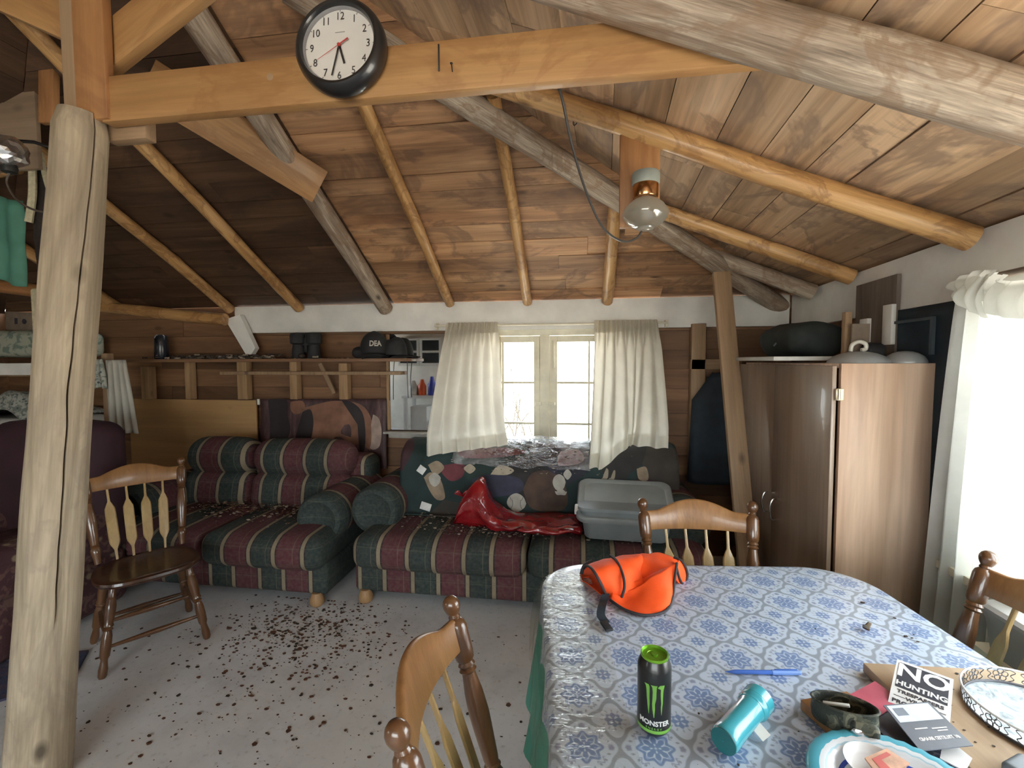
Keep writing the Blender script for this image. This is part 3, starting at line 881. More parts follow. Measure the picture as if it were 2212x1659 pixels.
def low_l(u):
    p = cl[0].lerp(cl[1], u / .45) if u < .45 else cl[1].lerp(cl[2], (u - .45) / .55)
    return p.x, p.z, (p.y - 3.455)
curtain('window_curtain', ony(962, 702, Yc).x, ony(1074, 702, Yc).x, low_l, zr_ + .012, .8, 6, 'cream curtain hanging beside the mirror, flared toward the sofas', seed=2)
crr = [ony(1270, 1010, 2.89), ony(1300, 1014, 2.88), ony(1357, 966, 2.95), ony(1366, 962, 2.99), ony(1442, 970, 3.0)]
def low_r(u):
    t = u * 4; i = min(3, int(t)); p = crr[i].lerp(crr[i + 1], t - i)
    return p.x, p.z, (p.y - 3.455)
curtain('window_curtain', ony(1284, 702, Yc).x, ony(1422, 702, Yc).x, low_r, zr_ + .012, .7, 7, 'cream curtain nearer the wardrobe with one long drooping corner', seed=5)
# jacket in the dark corner
M['navy'] = plain('navy_cloth', (.012, .020, .030), .8, .4, 12, .2)
bm = BM()
jx = ony(1570, 900, 3.45).x
sheet(bm, 26, 20, lambda u, w: V((jx + (.10 + .13 * min(1, w * 4)) * (1 + .15 * w) * math.cos(2 * PI * u), 3.46 + (.04 + .04 * w) * math.sin(2 * PI * u) + .015 * math.cos(9 * PI * u) * w, 1.42 - .80 * w + .02 * n1(u * 6, 2))), closeu=True)
mk('hanging_jacket', bm, M['navy'], mods=(('solid', .006),), label='dark navy jacket hanging in the corner behind the leaning board', cat='jacket')
bm = BM(); a = ony(1552, 858, 3.5); box(bm, (0, 0, 0), (.16, .02, .3), bev=.003); 
e = empty('picture_frame', a, label='small dark framed picture in the corner by the leaning board', cat='picture')
mk('frame', bm, M['navy'], e)
bm = BM(); box(bm, (0, -.012, 0), (.11, .004, .24)); mk('print', bm, plain('print', (.06, .075, .085), .4), e, smooth=False)
# ------------------------------------------------------------------ sofas
def plaid(name, axis, period=.345, off=0.0, lines=True):
    t = NT(name); v = t.coord(); s = t.sep(v)
    x = s[axis]
    f = t.math('FRACT', t.math('ADD', t.math('DIVIDE', x, period), 50 + off))
    mar, grn, crm, drk = (.088, .019, .026), (.015, .033, .031), (.255, .21, .135), (.022, .013, .015)
    col = t.ramp(f, [(0, mar), (.36, drk), (.385, crm), (.45, drk), (.475, grn), (.83, drk), (.855, crm), (.925, drk), (.95, mar)], 'CONSTANT')
    if lines:
        fine = t.ramp(t.math('FRACT', t.math('ADD', t.math('DIVIDE', x, period), 50.06 + off)), [(0, 0.), (.30, .25), (.315, 0.), (.80, .25), (.815, 0.)], 'CONSTANT')
        col = t.mix(fine, col, crm)
        z = s[2]
        hz = t.ramp(t.math('FRACT', t.math('MULTIPLY', z, 9.)), [(0, 0.), (.45, .22), (.52, 0.), (.6, .14), (.64, 0.)], 'CONSTANT')
        col = t.mix(hz, col, (.12, .12, .09))
    n = t.noise(v, 55, 3); g = t.noise(v, 3.5, 4)
    col = t.mix(t.ramp(n, [(.35, .0), (.75, .3)]), col, (.16, .13, .11))
    col = t.mix(.4, col, t.ramp(g, [(.3, .55), (.7, 1.1)]), 'MULTIPLY')
    return t.done(col, .85, t.noise(v, 300, 2), .35, .002)
M['plaid_x'] = plaid('plaid_across', 0)
M['plaid_x2'] = plaid('plaid_across_deep', 0, off=.31)
M['plaid_y'] = plaid('plaid_arm', 1, .36, .94)
M['bunfoot'] = wood('bun_foot', (.2, .1, .04), (.35, .2, .09), (.45, .28, .13), 9)
def sofa(name, x0, x1, yf, yb, seams, lb, arms=(1, 1), mat='plaid_x', backs=None, seat_h=.455, bz=0, az=.53):
    w = x1 - x0; d = yb - yf
    e = empty(name, (x0, yf, 0), label=lb, cat='sofa')
    bm = BM(); rcube(bm, (w / 2, d * .5 + .03, .165), (w, d - .06, .19), .03, (0, .0, 0), nin=12); mk('base', bm, M[mat], e)
    aw = .25
    xs = [0] + seams + [w]
    for a, b in zip(xs, xs[1:]):
        bm = BM(); rcube(bm, ((a + b) / 2, .33, .335), (b - a - .008, .68, .205), .075, (.0, .025, .022), nin=12); mk('seat_cushion', bm, M[mat], e)
    xa, xb_ = (aw * .55 if arms[0] else .02), (w - aw * .55 if arms[1] else w - .02)
    bm = BM(); rcube(bm, (w / 2, d - .14, .42), (w - .1, .26, .72), .08); mk('back_frame', bm, M[mat], e)
    bs = backs or seams
    bx = [xa] + bs + [xb_]
    for a, b in zip(bx, bx[1:]):
        Mb = Matrix.Translation(((a + b) / 2, d - .36 + bz, .56 - bz)) @ Matrix.Rotation(-.20, 4, 'X')
        bm = BM(); rcube(bm, (0, 0, 0), (b - a - .006, .22, .30), .10, (0, .03, .01), Mb @ Matrix.Translation((0, 0, -.03)), nin=12)
        rcube(bm, (0, .01, .22), (b - a - .006, .30, .26), .12, (0, .02, .02), Mb, nin=12)
        mk('back_cushion', bm, M[mat], e)
    for k, on in enumerate(arms):
        if not on: continue
        cx_ = .065 if k == 0 else w - .135
        bm = BM(); rcube(bm, (cx_, d * .56 + .07, .34), (aw * .75, d - .30, .42), .05)
        n = 26; rr = []
        y0 = .20; y1 = d - .12
        prof = [(.0, .055), (.012, .035), (.055, .012), (.095, .0), (.122, .012), (.132, .04), (.134, .12)]
        secs = [(r * 1.2, y0 + yy) for r, yy in [(.03, .03), (.07, .022), (.085, .012), (.10, .0), (.122, .008), (.134, .035)]] + [(.160, y0 + .035 + (y1 - y0 - .035) * i / 10) for i in range(1, 11)]
        for r, yy in secs: rr.append([V((cx_ + r * math.cos(2 * PI * i / n) * 1.02, yy, az + r * math.sin(2 * PI * i / n))) for i in range(n)])
        rings(bm, rr)
        mk('rolled_arm', bm, M['plaid_y'], e)
    for fx in (.07, w - .07):
        for fy in (.07, d - .12):
            bm = BM(); lathe(bm, [(.025, 0), (.042, .015), (.045, .04), (.035, .07), (.03, .085)], 16, Matrix.Translation((fx, fy, 0))); mk('bun_foot', bm, M['bunfoot'], e)
    return e
s1 = sofa('plaid_sofa', -3.15, -1.52, 2.47, 3.50, [.80], 'plaid maroon and green sofa littered with chaff, below the horse hanging', backs=[.70], az=.485)
s2 = sofa('plaid_sofa', -1.38, .76, 2.55, 3.50, [1.09], 'plaid sofa under the curtained window with the printed throw over its back', mat='plaid_x2', bz=.04)

# printed throw over the back of the sofa under the window
thr = empty('printed_throw', (-1.2, 3.2, .44), label='dark throw printed with baseballs and gloves over the sofa back under the window', cat='throw')
TO = V((-1.2, 3.2, .44))
path = [V((0, 2.90, .462)), V((0, 2.95, .468)), V((0, 2.97, .53)), V((0, 2.975, .68)), V((0, 2.99, .80)), V((0, 3.03, .88)), V((0, 3.12, .925)), V((0, 3.26, .925)), V((0, 3.42, .90)), V((0, 3.50, .86)), V((0, 3.515, .70))]
pp = smoothpts(path, 6)
def bl(u, w, off=0.0):
    t = max(0, min(1, w)) * (len(pp) - 1); i = min(len(pp) - 2, int(t)); p = pp[i].lerp(pp[i + 1], t - i)
    d = (pp[i + 1] - pp[i]).normalized(); nn = V((0, -d.z, d.y))
    X = -1.215 + 1.86 * u
    wr_ = .010 * noise.noise(V((X * 5, w * 7, 3))) + .006 * noise.noise(V((X * 14, w * 12, 8)))
    q = p + nn * (wr_ + .012 + off); q.x = X
    return q - TO
bm = BM(); sheet(bm, 90, 44, lambda u, w: bl(u, w))
def throw_mat():
    t = NT('throw_cloth'); v = t.coord('Object', loc=(.0, 0, 0))
    vo = t.n('TexVoronoi', {'Vector': t.n('Mapping', {0: v, 3: (1, 1.2, 1)}), 'Scale': 3.2}, 1)
    h = t.sep(vo)[0]
    col = t.ramp(h, [(0, (.012, .030, .029)), (.35, (.020, .022, .034)), (.55, (.045, .016, .021)), (.68, (.022, .020, .020)), (.85, (.040, .034, .028)), (.93, (.014, .032, .027))], 'CONSTANT')
    col = t.mix(.35, col, t.ramp(t.noise(v, 14, 5), [(.3, .4), (.7, 1.3)]), 'MULTIPLY')
    return t.done(col, .8, t.noise(v, 250, 2), .3, .002)
mk('cloth', bm, throw_mat(), thr, angle=None, mods=(('solid', .008, -1),))
M['ball'] = plain('ball_white', (.36, .34, .30), .8, .15, 20)
M['tan_print'] = plain('tan_print', (.25, .19, .13), .8, .3, 14)
M['brown_print'] = plain('brown_print', (.070, .042, .030), .8, .3, 10)
M['navy_print'] = plain('navy_print', (.03, .032, .055), .8, .3, 10)
M['red_print'] = plain('red_print', (.12, .028, .035), .8, .3, 10)
M['cream_print'] = plain('cream_print', (.34, .29, .22), .8, .25, 10)
def uvof(px, py):
    p = ony(px, py, 3.0)
    best = min(range(45), key=lambda j: abs((lambda q: q[1])(proj(bl(.5, j / 44 * .62) + TO)) - py))
    w = best / 44 * .62
    y = (bl(.5, w) + TO).y
    x = ony(px, py, y).x
    return (x + 1.215) / 1.86, w
def proj(P):
    d = V(P) - CAM; z = d.dot(cf)
    return CX + FPX * d.dot(cr) / z, CY - FPX * d.dot(cu) / z
def motif(nm, pts, off, mat, sm=True):
    P = [V((*uvof(px, py), 0)) for px, py in zip(pts[::2], pts[1::2])]
    P = smoothpts(P + [P[0]], 5)[:-1] if sm else P
    c = sum(P, V()) / len(P); bm = BM(); n = len(P); prev = None
    for k in range(4):
        f = 1 - k / 4
        r = [bm.verts.new(bl(c.x + (p.x - c.x) * f, c.y + (p.y - c.y) * f, off)) for p in P]
        if prev:
            for i in range(n): bm.faces.new((prev[i], prev[(i + 1) % n], r[(i + 1) % n], r[i]))
        prev = r
    bm.faces.new(prev)
    mk(nm, bm, mat, thr)
def ballpts(x, y, rx, ry=None): 
    ry = ry or rx
    return [c for k in range(8) for c in (x + rx * math.cos(k * PI / 4), y + ry * math.sin(k * PI / 4))]
motif('printed_glove', [1130, 1060, 1150, 1020, 1190, 1018, 1220, 1045, 1225, 1085, 1200, 1105, 1150, 1100], .004, M['brown_print'])
motif('printed_ball', ballpts(1208, 1039, 14, 17), .007, M['ball'])
motif('printed_ball', ballpts(1226, 1022, 9), .007, M['ball'])
motif('printed_ball', ballpts(1212, 1060, 13, 7), .007, M['ball'])
motif('printed_ball', ballpts(1196, 1012, 10, 8), .007, M['navy_print'])
motif('printed_ball', ballpts(1116, 1088, 21, 19), .006, M['ball'])
for s_ in (-1, 1):
    bm = BM(); tube(bm, [bl(*uvof(1116 + s_ * (15 - 7 * math.cos(k * .5)), 1088 + k * 5), .0095) for k in range(-3, 4)], .0012, 5); mk('printed_seam', bm, M['black'], thr)
motif('printed_card', [916, 1042, 930, 1030, 950, 1040, 962, 1080, 945, 1085, 928, 1065], .004, M['tan_print'])
motif('printed_ball', ballpts(940, 1042, 13, 16), .007, M['ball'])
motif('printed_card', [925, 1010, 945, 1002, 960, 1018, 940, 1032], .005, M['tan_print'])
motif('printed_pennant', [955, 1010, 1000, 1005, 1000, 1035, 975, 1045, 955, 1030], .004, M['red_print'])
motif('printed_ball', ballpts(1015, 1016, 13, 9), .007, M['cream_print'])
motif('printed_pennant', [1060, 1025, 1080, 1008, 1110, 1015, 1095, 1028], .005, M['cream_print'])
motif('printed_shirt', [1020, 1040, 1060, 1030, 1120, 1035, 1130, 1060, 1090, 1075, 1030, 1070], .003, M['navy_print'])
motif('printed_cap', [1210, 975, 1250, 972, 1262, 990, 1240, 1002, 1205, 1000], .004, plain('pink_print', (.30, .20, .20), .8))
motif('printed_bat', [990, 975, 1090, 972, 1140, 978, 1090, 990, 1000, 992], .003, M['red_print'])
for px, py in ((1310, 1020), (1325, 1022), (1300, 1038), (1315, 1040)):
    motif('printed_stripe', [px, py - 12, px + 4, py - 10, px + 2, py + 8, px - 8, py + 10], .005, M['cream_print'])
motif('printed_card', [1375, 1005, 1395, 1003, 1400, 1030, 1380, 1025], .005, M['tan_print'])
for k, (px, py) in enumerate(((917, 1105), (908, 1020))):
    bm = BM(); a = bl(*uvof(px + 4, py), .012) + TO
    box(bm, (0, 0, 0), (.075 - .02 * k, .004, .05), bev=.001)
    mk('paper_tag', bm, plain('paper_tag', (.62, .62, .60), .6, .1, 60), None, Matrix.Translation(a) @ Matrix.Rotation(-.25 - .1 * k, 4, 'X') @ Matrix.Rotation(.25 + .3 * k, 4, 'Y'), label=('white printed tag low on the throw beside the rolled arm', 'white tag higher on the throw under the flared curtain')[k], cat='tag')

# red plastic bag
t = NT('red_plastic'); v = t.coord()
M['redbag'] = t.done(t.ramp(t.noise(v, 9, 4), [(.3, (.12, .004, .007)), (.7, (.29, .011, .014))]), .18, t.noise(v, 16, 3, .5, .6), .5, .02, Coat_Weight=.6)
bag = BM()
def bagfn(u, w):
    s = (w * .83)
    x = -.78 + s
    w = min(.9995, max(.0005, w)); hgt = .215 * math.exp(-((s - .12) / .105) ** 2) + .075 + .012 * math.sin(s * 9) - .02 * max(0, s - .6)
    dep = .13 - .04 * math.exp(-((s - .1) / .12) ** 2)
    end = min(1, (w / .05)) ** .5 * min(1, (1 - w) / .03) ** .5
    a = 2 * PI * u
    p = V((x + .05 * math.sin(a) * math.exp(-((s - .12) / .1) ** 2), 2.815 - .055 * s + dep * math.cos(a) * end, .46 + (hgt * (.5 + .5 * math.sin(a)) * end)))
    p += V((.012, .016, .016)) * noise.noise(V((x * 9, math.cos(a) * 2.2, math.sin(a) * 2.2))) + V((0, .008, .010)) * (1 - abs(noise.noise(V((x * 5, math.cos(a) * 5, math.sin(a) * 5 + 4)))) * 3)
    p.z = max(p.z, .462)
    return p
sheet(bag, 40, 70, bagfn, closeu=True)
O = V((-.4, 2.8, .46))
for v in bag.verts: v.co -= O
rb_ = empty('plastic_bag', O, label='shiny red plastic bag lying along the sofa seat beside the grey tote', cat='bag')
mk('bag_body', bag, M['redbag'], rb_, angle=None)
bm = BM()
k0 = V((-.655, 2.80, .655)) - O
sheet(bm, 14, 7, lambda u, w: k0 + V(((-.055 + .13 * u) * (1 + .7 * w) - .03 * w, .02 * math.sin(u * 14) - .02 * w, .05 * w * (1 - abs(u - .35) * 1.3) + .015 * math.sin(u * 19) - .02)))
mk('bag_neck', bm, M['redbag'], rb_, angle=None, mods=(('solid', .002),))

# grey tote with lid
M['tote'] = plain('tote_grey', (.20, .225, .235), .45, .12, 6)
M['tote_lid'] = plain('tote_lid', (.225, .245, .245), .45, .12, 6)
tt = empty('storage_tote', (.285, 2.755, .478), (.0, 0, math.radians(-3)), label='grey plastic storage tote with a lid and white latch on the sofa', cat='tote')
def rr_poly(w, d, r, n=6, cx_=0, cy_=0):
    out = []
    for (sx, sy, a0) in ((1, 1, 0), (-1, 1, PI / 2), (-1, -1, PI), (1, -1, 3 * PI / 2)):
        for i in range(n + 1):
            a = a0 + PI / 2 * i / n
            out.append((cx_ + sx * (w / 2 - r) + r * math.cos(a), cy_ + sy * (d / 2 - r) + r * math.sin(a)))
    return out
bm = BM()
secs = [(.46, .28, -.0), (.47, .29, .01), (.50, .32, .12), (.505, .325, .125), (.52, .34, .17), (.545, .365, .172), (.545, .365, .19)]
rings(bm, [[V((x, y, z)) for x, y in rr_poly(w, d, .05)] for w, d, z in secs])
mk('tub', bm, M['tote'], tt)
LM = Matrix.Translation((0, 0, .19)) @ Matrix.Rotation(math.radians(22), 4, 'X')
bm = BM()
secs = [(.555, .375, -.02), (.565, .385, -.018), (.565, .385, .006), (.55, .37, .016), (.50, .32, .018), (.48, .30, .010), (.46, .28, .012)]
rings(bm, [[LM @ V((x, y, z)) for x, y in rr_poly(w, d, .06)] for w, d, z in secs])
mk('lid', bm, M['tote_lid'], tt)
bm = BM(); box(bm, (-.283, -.10, .0), (.02, .06, .03), LM, bev=.004); box(bm, (-.265, -.10, .017), (.05, .05, .008), LM, bev=.003)
mk('latch', bm, M['white_paint'], tt)
# clear plastic along the top of the sofa back
def wrapfilm():
    t = NT('clear_wrap')
    a = t.n('BsdfTransparent', {0: (.90, .90, .92)}); g_ = t.n('BsdfGlossy', {0: (1, 1, 1), 'Roughness': .14}); d_ = t.n('BsdfDiffuse', {0: (.7, .7, .74)})
    b = t.n('Bump', {'Height': t.noise(t.n('Mapping', {0: t.coord(), 3: (7, 7, 16)}), 1., 5, .65, 1.2), 'Strength': 1., 'Distance': .03}); t.t.links.new(b, g_.node.inputs['Normal'])
    s = t.t.nodes.new('ShaderNodeMixShader'); s.inputs[0].default_value = .16; t.t.links.new(a, s.inputs[1]); t.t.links.new(g_, s.inputs[2])
    s2_ = t.t.nodes.new('ShaderNodeMixShader'); t.put(s2_.inputs[0], t.ramp(t.noise(t.n('Mapping', {0: t.coord(), 3: (6, 6, 14)}), 1., 5, .65, 1.5), [(.5, 0.), (.72, .30)])); t.t.links.new(s.outputs[0], s2_.inputs[1]); t.t.links.new(d_, s2_.inputs[2]); t.t.links.new(s2_.outputs[0], t.out.inputs[0])
    return t.m
bm = BM(); CO = V((-.35, 3.1, .9))
sheet(bm, 90, 30, lambda u, w: bl(.20 + .50 * u + .015 * n1(w * 5, 3), .40 + .36 * w + .03 * n1(u * 7, 2), .014 + .020 * abs(noise.noise(V((u * 9, w * 6, 2)))) + .010 * abs(noise.noise(V((u * 25, w * 16, 5))))) + TO - CO)
mk('clear_wrap', bm, wrapfilm(), None, Matrix.Translation(CO), angle=None, label='crumpled clear plastic lying over the top of the printed throw below the window panes', cat='plastic sheet')
# chaff on the sofas and the floor
bm = BM()
def s2pos():
    x = min(.6, max(-1.1, random.gauss(-.42, .34))); y = rnd(2.62, 2.95)
    z = .462
    if random.random() < .25: y = rnd(2.85, 2.98); x = rnd(-1.15, .1)
    return V((x, y, z - .003 + .02 * (abs(random.gauss(0, .5)))))
flakes(bm, 1500, lambda: (s2pos(), None), .003, .012, .4, 'mix')
mk('sofa_chaff', bm, (M['chaff_dark'], M['chaff_pale']), smooth=False, label='seed husks and droppings spread over the seat of the sofa under the window', cat='litter', kind='stuff')
bm = BM()
flakes(bm, 900, lambda: (V((rnd(-2.75, -1.75), random.gauss(2.92, .12), .464 + rnd(-.004, .01))), None), .003, .014, .4, 'mix')
mk('sofa_chaff', bm, (M['chaff_rust'], M['chaff_pale']), smooth=False, label='dark husks and chaff lying on the seat of the sofa below the horse hanging', cat='litter', kind='stuff')
bm = BM()
def tpos():
    u = min(.95, max(.2, random.gauss(.52, .13))); w = rnd(.36, .62)
    return bl(u, w, .012) + TO
flakes(bm, 420, lambda: (tpos(), None), .003, .011, .4, 'mix')
mk('throw_chaff', bm, (M['chaff_dark'], M['chaff_pale']), smooth=False, label='chaff caught on the top of the printed throw below the window', cat='litter', kind='stuff')
bm = BM()
def fpos():
    k = random.random()
    if k < .55: x, y = random.gauss(-1.50, .25), min(2.6, random.gauss(2.33, .16))
    elif k < .78: x, y = random.gauss(-1.40, .36), random.gauss(1.95, .30)
    else: x, y = rnd(-2.6, .2), rnd(.5, 2.4)
    return V((x, y, .0005))
flakes(bm, 1700, lambda: (fpos(), None), .0025, .012, .35, 'mix')
flakes(bm, 30, lambda: (fpos(), None), .010, .02, .4, 'mix')
mk('floor_litter', bm, (M['chaff_rust'], M['chaff_dark'], ), smooth=False, label='brown husks and crumbs scattered over the pale floor before the sofas', cat='litter', kind='stuff')
# ------------------------------------------------------------------ wardrobe in the corner
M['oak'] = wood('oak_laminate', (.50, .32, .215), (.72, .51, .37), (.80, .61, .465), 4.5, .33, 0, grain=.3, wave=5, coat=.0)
wy = 2.06; wx = ony(1818, 785, wy).x; WH = 1.495
wd = empty('wardrobe', (wx, wy, 0), label='tall oak laminate wardrobe in the corner beside the window wall', cat='wardrobe')
DW = .382
bm = BM()
box(bm, (DW / 2, .01, WH / 2), (DW, .02, WH), bev=.002)
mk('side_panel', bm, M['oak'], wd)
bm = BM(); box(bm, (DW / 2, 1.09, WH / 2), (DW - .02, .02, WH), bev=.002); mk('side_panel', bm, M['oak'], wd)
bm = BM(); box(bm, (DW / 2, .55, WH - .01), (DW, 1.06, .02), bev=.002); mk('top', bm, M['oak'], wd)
bm = BM(); box(bm, (DW / 2, .55, .04), (DW - .03, 1.06, .08), bev=.002); box(bm, (DW - .01, .55, WH / 2), (.01, 1.06, WH - .02)); mk('carcass', bm, M['oak'], wd)
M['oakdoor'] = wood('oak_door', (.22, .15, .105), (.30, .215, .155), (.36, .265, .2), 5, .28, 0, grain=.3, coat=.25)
for k, (y0, y1) in enumerate(((.0, .535), (.548, 1.09))):
    bm = BM(); dz = WH - .10
    Md = Matrix.Translation((-.012, y0, .09)) @ Matrix.Rotation(math.radians(1.4) if k == 0 else 0, 4, 'Z')
    box(bm, (-.01, (y1 - y0) / 2 + .003, dz / 2), (.018, y1 - y0 - .006, dz), Md, bev=.002)
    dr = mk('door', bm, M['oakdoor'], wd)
    hy = (y1 - y0) - .06 if k == 0 else .06
    bm = BM(); hz = ony(1712, 1105, wy + .45).z - .09
    tube(bm, [Md @ p for p in smoothpts([V((-.02, hy, hz + .055)), V((-.04, hy, hz + .05)), V((-.052, hy, hz)), V((-.04, hy, hz - .05)), V((-.02, hy, hz - .055))], 5)], .0045, 8)
    mk('handle', bm, metal('handle_metal', (.5, .48, .45), .25), dr)
    if k == 0:
        hzz = ony(1812, 852, wy).z
        bm = BM(); box(bm, (-.006, -.004, hzz), (.03, .014, .05), bev=.003); tube(bm, [(-.012, -.012, hzz - .022), (-.012, -.012, hzz + .022)], .006, 10)
        mk('hinge', bm, metal('hinge_brass', (.6, .52, .38), .3), dr)
# things lying on it
W0 = V((wx, wy, WH))
M['dusty_white'] = plain('dusty_white', (.5, .5, .47), .6, .2, 12)
bm = BM(); box(bm, (.05, .62, .022), (.42, .72, .02), bev=.003); mk('white_board', bm, M['dusty_white'], None, Matrix.Translation(W0), label='flat pale board lying on the far end of the wardrobe top', cat='board')
lidmat = plain('lid_metal', (.44, .47, .49), .38, .12, 12, 0, Metallic=.35)
def pot_lid(c, r, lb, knob, tilt=0):
    e = empty('pot_lid', c, (0, tilt, 0), label=lb, cat='pot lid')
    bm = BM(); lathe(bm, [(r, 0), (r * 1.01, .004), (r * .97, .012), (r * .8, .030), (r * .55, .043), (r * .3, .050), (.001, .052)], 40, cap1=False)
    mk('lid_dome', bm, lidmat, e)
    if knob:
        bm = BM(); tube(bm, smoothpts([(-.032, 0, .052), (-.026, 0, .080), (.0, 0, .094), (.026, 0, .085), (.028, 0, .062), (.010, 0, .058)], 5), .0085, 10)
        mk('lid_handle', bm, plain('knob_white', (.6, .58, .52), .4), e)
pot_lid(W0 + V((.135, .13, .0)), .115, 'domed metal pot lid with a curled white handle on the wardrobe', True)
pot_lid(W0 + V((.30, .10, .0)), .078, 'low metal pot lid without a handle at the wall edge of the wardrobe top', False)
M['dkgreen'] = plain('dark_green_cloth', (.022, .030, .030), .75, .35, 10, .3)
bm = BM(); rcube(bm, (0.02, -.10, .09), (.27, .46, .17), .06, (.01, .01, .01))
for v in bm.verts: v.co += V((.02, .02, .025)) * noise.noise(v.co * 8)
bb_ = empty('duffel_bag', W0 + V((.15, .86, .035)), label='dark green cloth bag on the far end of the wardrobe', cat='bag')
mk('bag_body', bm, M['dkgreen'], bb_)
bm = BM(); tube(bm, smoothpts([(-.12, -.12, .06), (-.06, -.14, .13), (.05, -.14, .155), (.13, -.12, .14)], 6), .006, 6); mk('piping', bm, plain('grey_pipe', (.09, .11, .11), .6), bb_)
M['crate'] = plain('navy_blanket', (.013, .026, .040), .75, .35, 8, .2)
nb = empty('wall_blanket', (xr(2.1) - .035, 2.15, 1.0), label='dark navy blanket hung on the wall between the wardrobe and the white curtain', cat='blanket')
NBO = V((xr(2.1) - .035, 2.15, 1.0))
bm = BM(); sheet(bm, 24, 30, lambda u, w: V((xr(1.84 + .62 * u) - .036 - .010 * math.sin(u * 21) * w - .008 * n1(u * 6 + w * 3, 2), 1.84 + .62 * u, 1.735 - 1.5 * w)) - NBO)
mk('cloth', bm, M['crate'], nb, mods=(('solid', .006),), angle=None)
bm = BM()
for y0, y1, z0, z1 in ((2.06, 2.36, 1.672, 1.684), (2.06, 2.075, 1.53, 1.672)):
    prism(bm, [(xr(y0) - .058, y0), (xr(y1) - .058, y1), (xr(y1) - .045, y1), (xr(y0) - .045, y0)], z1 - z0, Matrix.Translation(V((0, 0, z0)) - NBO))
mk('faded_border', bm, plain('faded_blue', (.05, .07, .085), .6), nb)
M['card'] = plain('cardboard', (.20, .155, .115), .75, .2, 14)
bm = BM(); box(bm, (.20, .24, .09), (.075, .012, .18), bev=.001); mk('cardboard_strip', bm, M['card'], None, Matrix.Translation(W0), label='upright brown cardboard strip behind the handled pot lid', cat='cardboard')
bm = BM(); box(bm, (.175, .30, .12), (.03, .03, .24), bev=.002); mk('wood_strip', bm, M['lumber_dull'], None, Matrix.Translation(W0), label='thin upright wood strip at the end of the green bag', cat='wood strip')
bm = BM(); rcube(bm, (.225, .19, .04), (.09, .06, .09), .025)
for v in bm.verts: v.co += V((.01, .01, .015)) * noise.noise(v.co * 20)
mk('black_rag', bm, M['black'], None, Matrix.Translation(W0), label='black rag bunched between the two pot lids', cat='rag')
# bare boarding where the white paint stops above the wardrobe
yb0, yb1 = onx(1862, 680, 1.49).y, onx(1962, 680, 1.49).y
bm = BM()
for y0, y1, z0, z1, o in ((yb0, yb1, 1.47, 1.90, 0),):
    p = [(xr(y) - .05, y) for y in (y0, y1)]
    prism(bm, [(p[0][0], p[0][1]), (p[1][0], p[1][1]), (p[1][0] + .018, p[1][1]), (p[0][0] + .018, p[0][1])], z1 - z0, Matrix.Translation((0, 0, z0)))
mk('bare_board', bm, wood('bare_grey', (.09, .07, .055), (.17, .135, .11), (.24, .2, .16), 8, .7), label='bare grey brown board on the white band above the wardrobe', cat='board', smooth=False)
for k, (px0, px1, y0, y1) in enumerate(((1866, 1883, 690, 740), (1922, 1942, 660, 745))):
    a, b = onx(px0, 700, 1.45), onx(px1, 700, 1.45); z1, z0 = onx(px0, y0, 1.45).z, onx(px0, y1, 1.45).z
    bm = BM(); Yc_ = (a.y + b.y) / 2
    box(bm, (xr(Yc_) - .062, Yc_, (z0 + z1) / 2), (.02, abs(a.y - b.y), z1 - z0), bev=.002)
    mk('painted_strip', bm, M['white_paint'], label=('white strip on the bare board nearer the corner', 'white strip on the bare board nearer the blue case')[k], cat='strip')

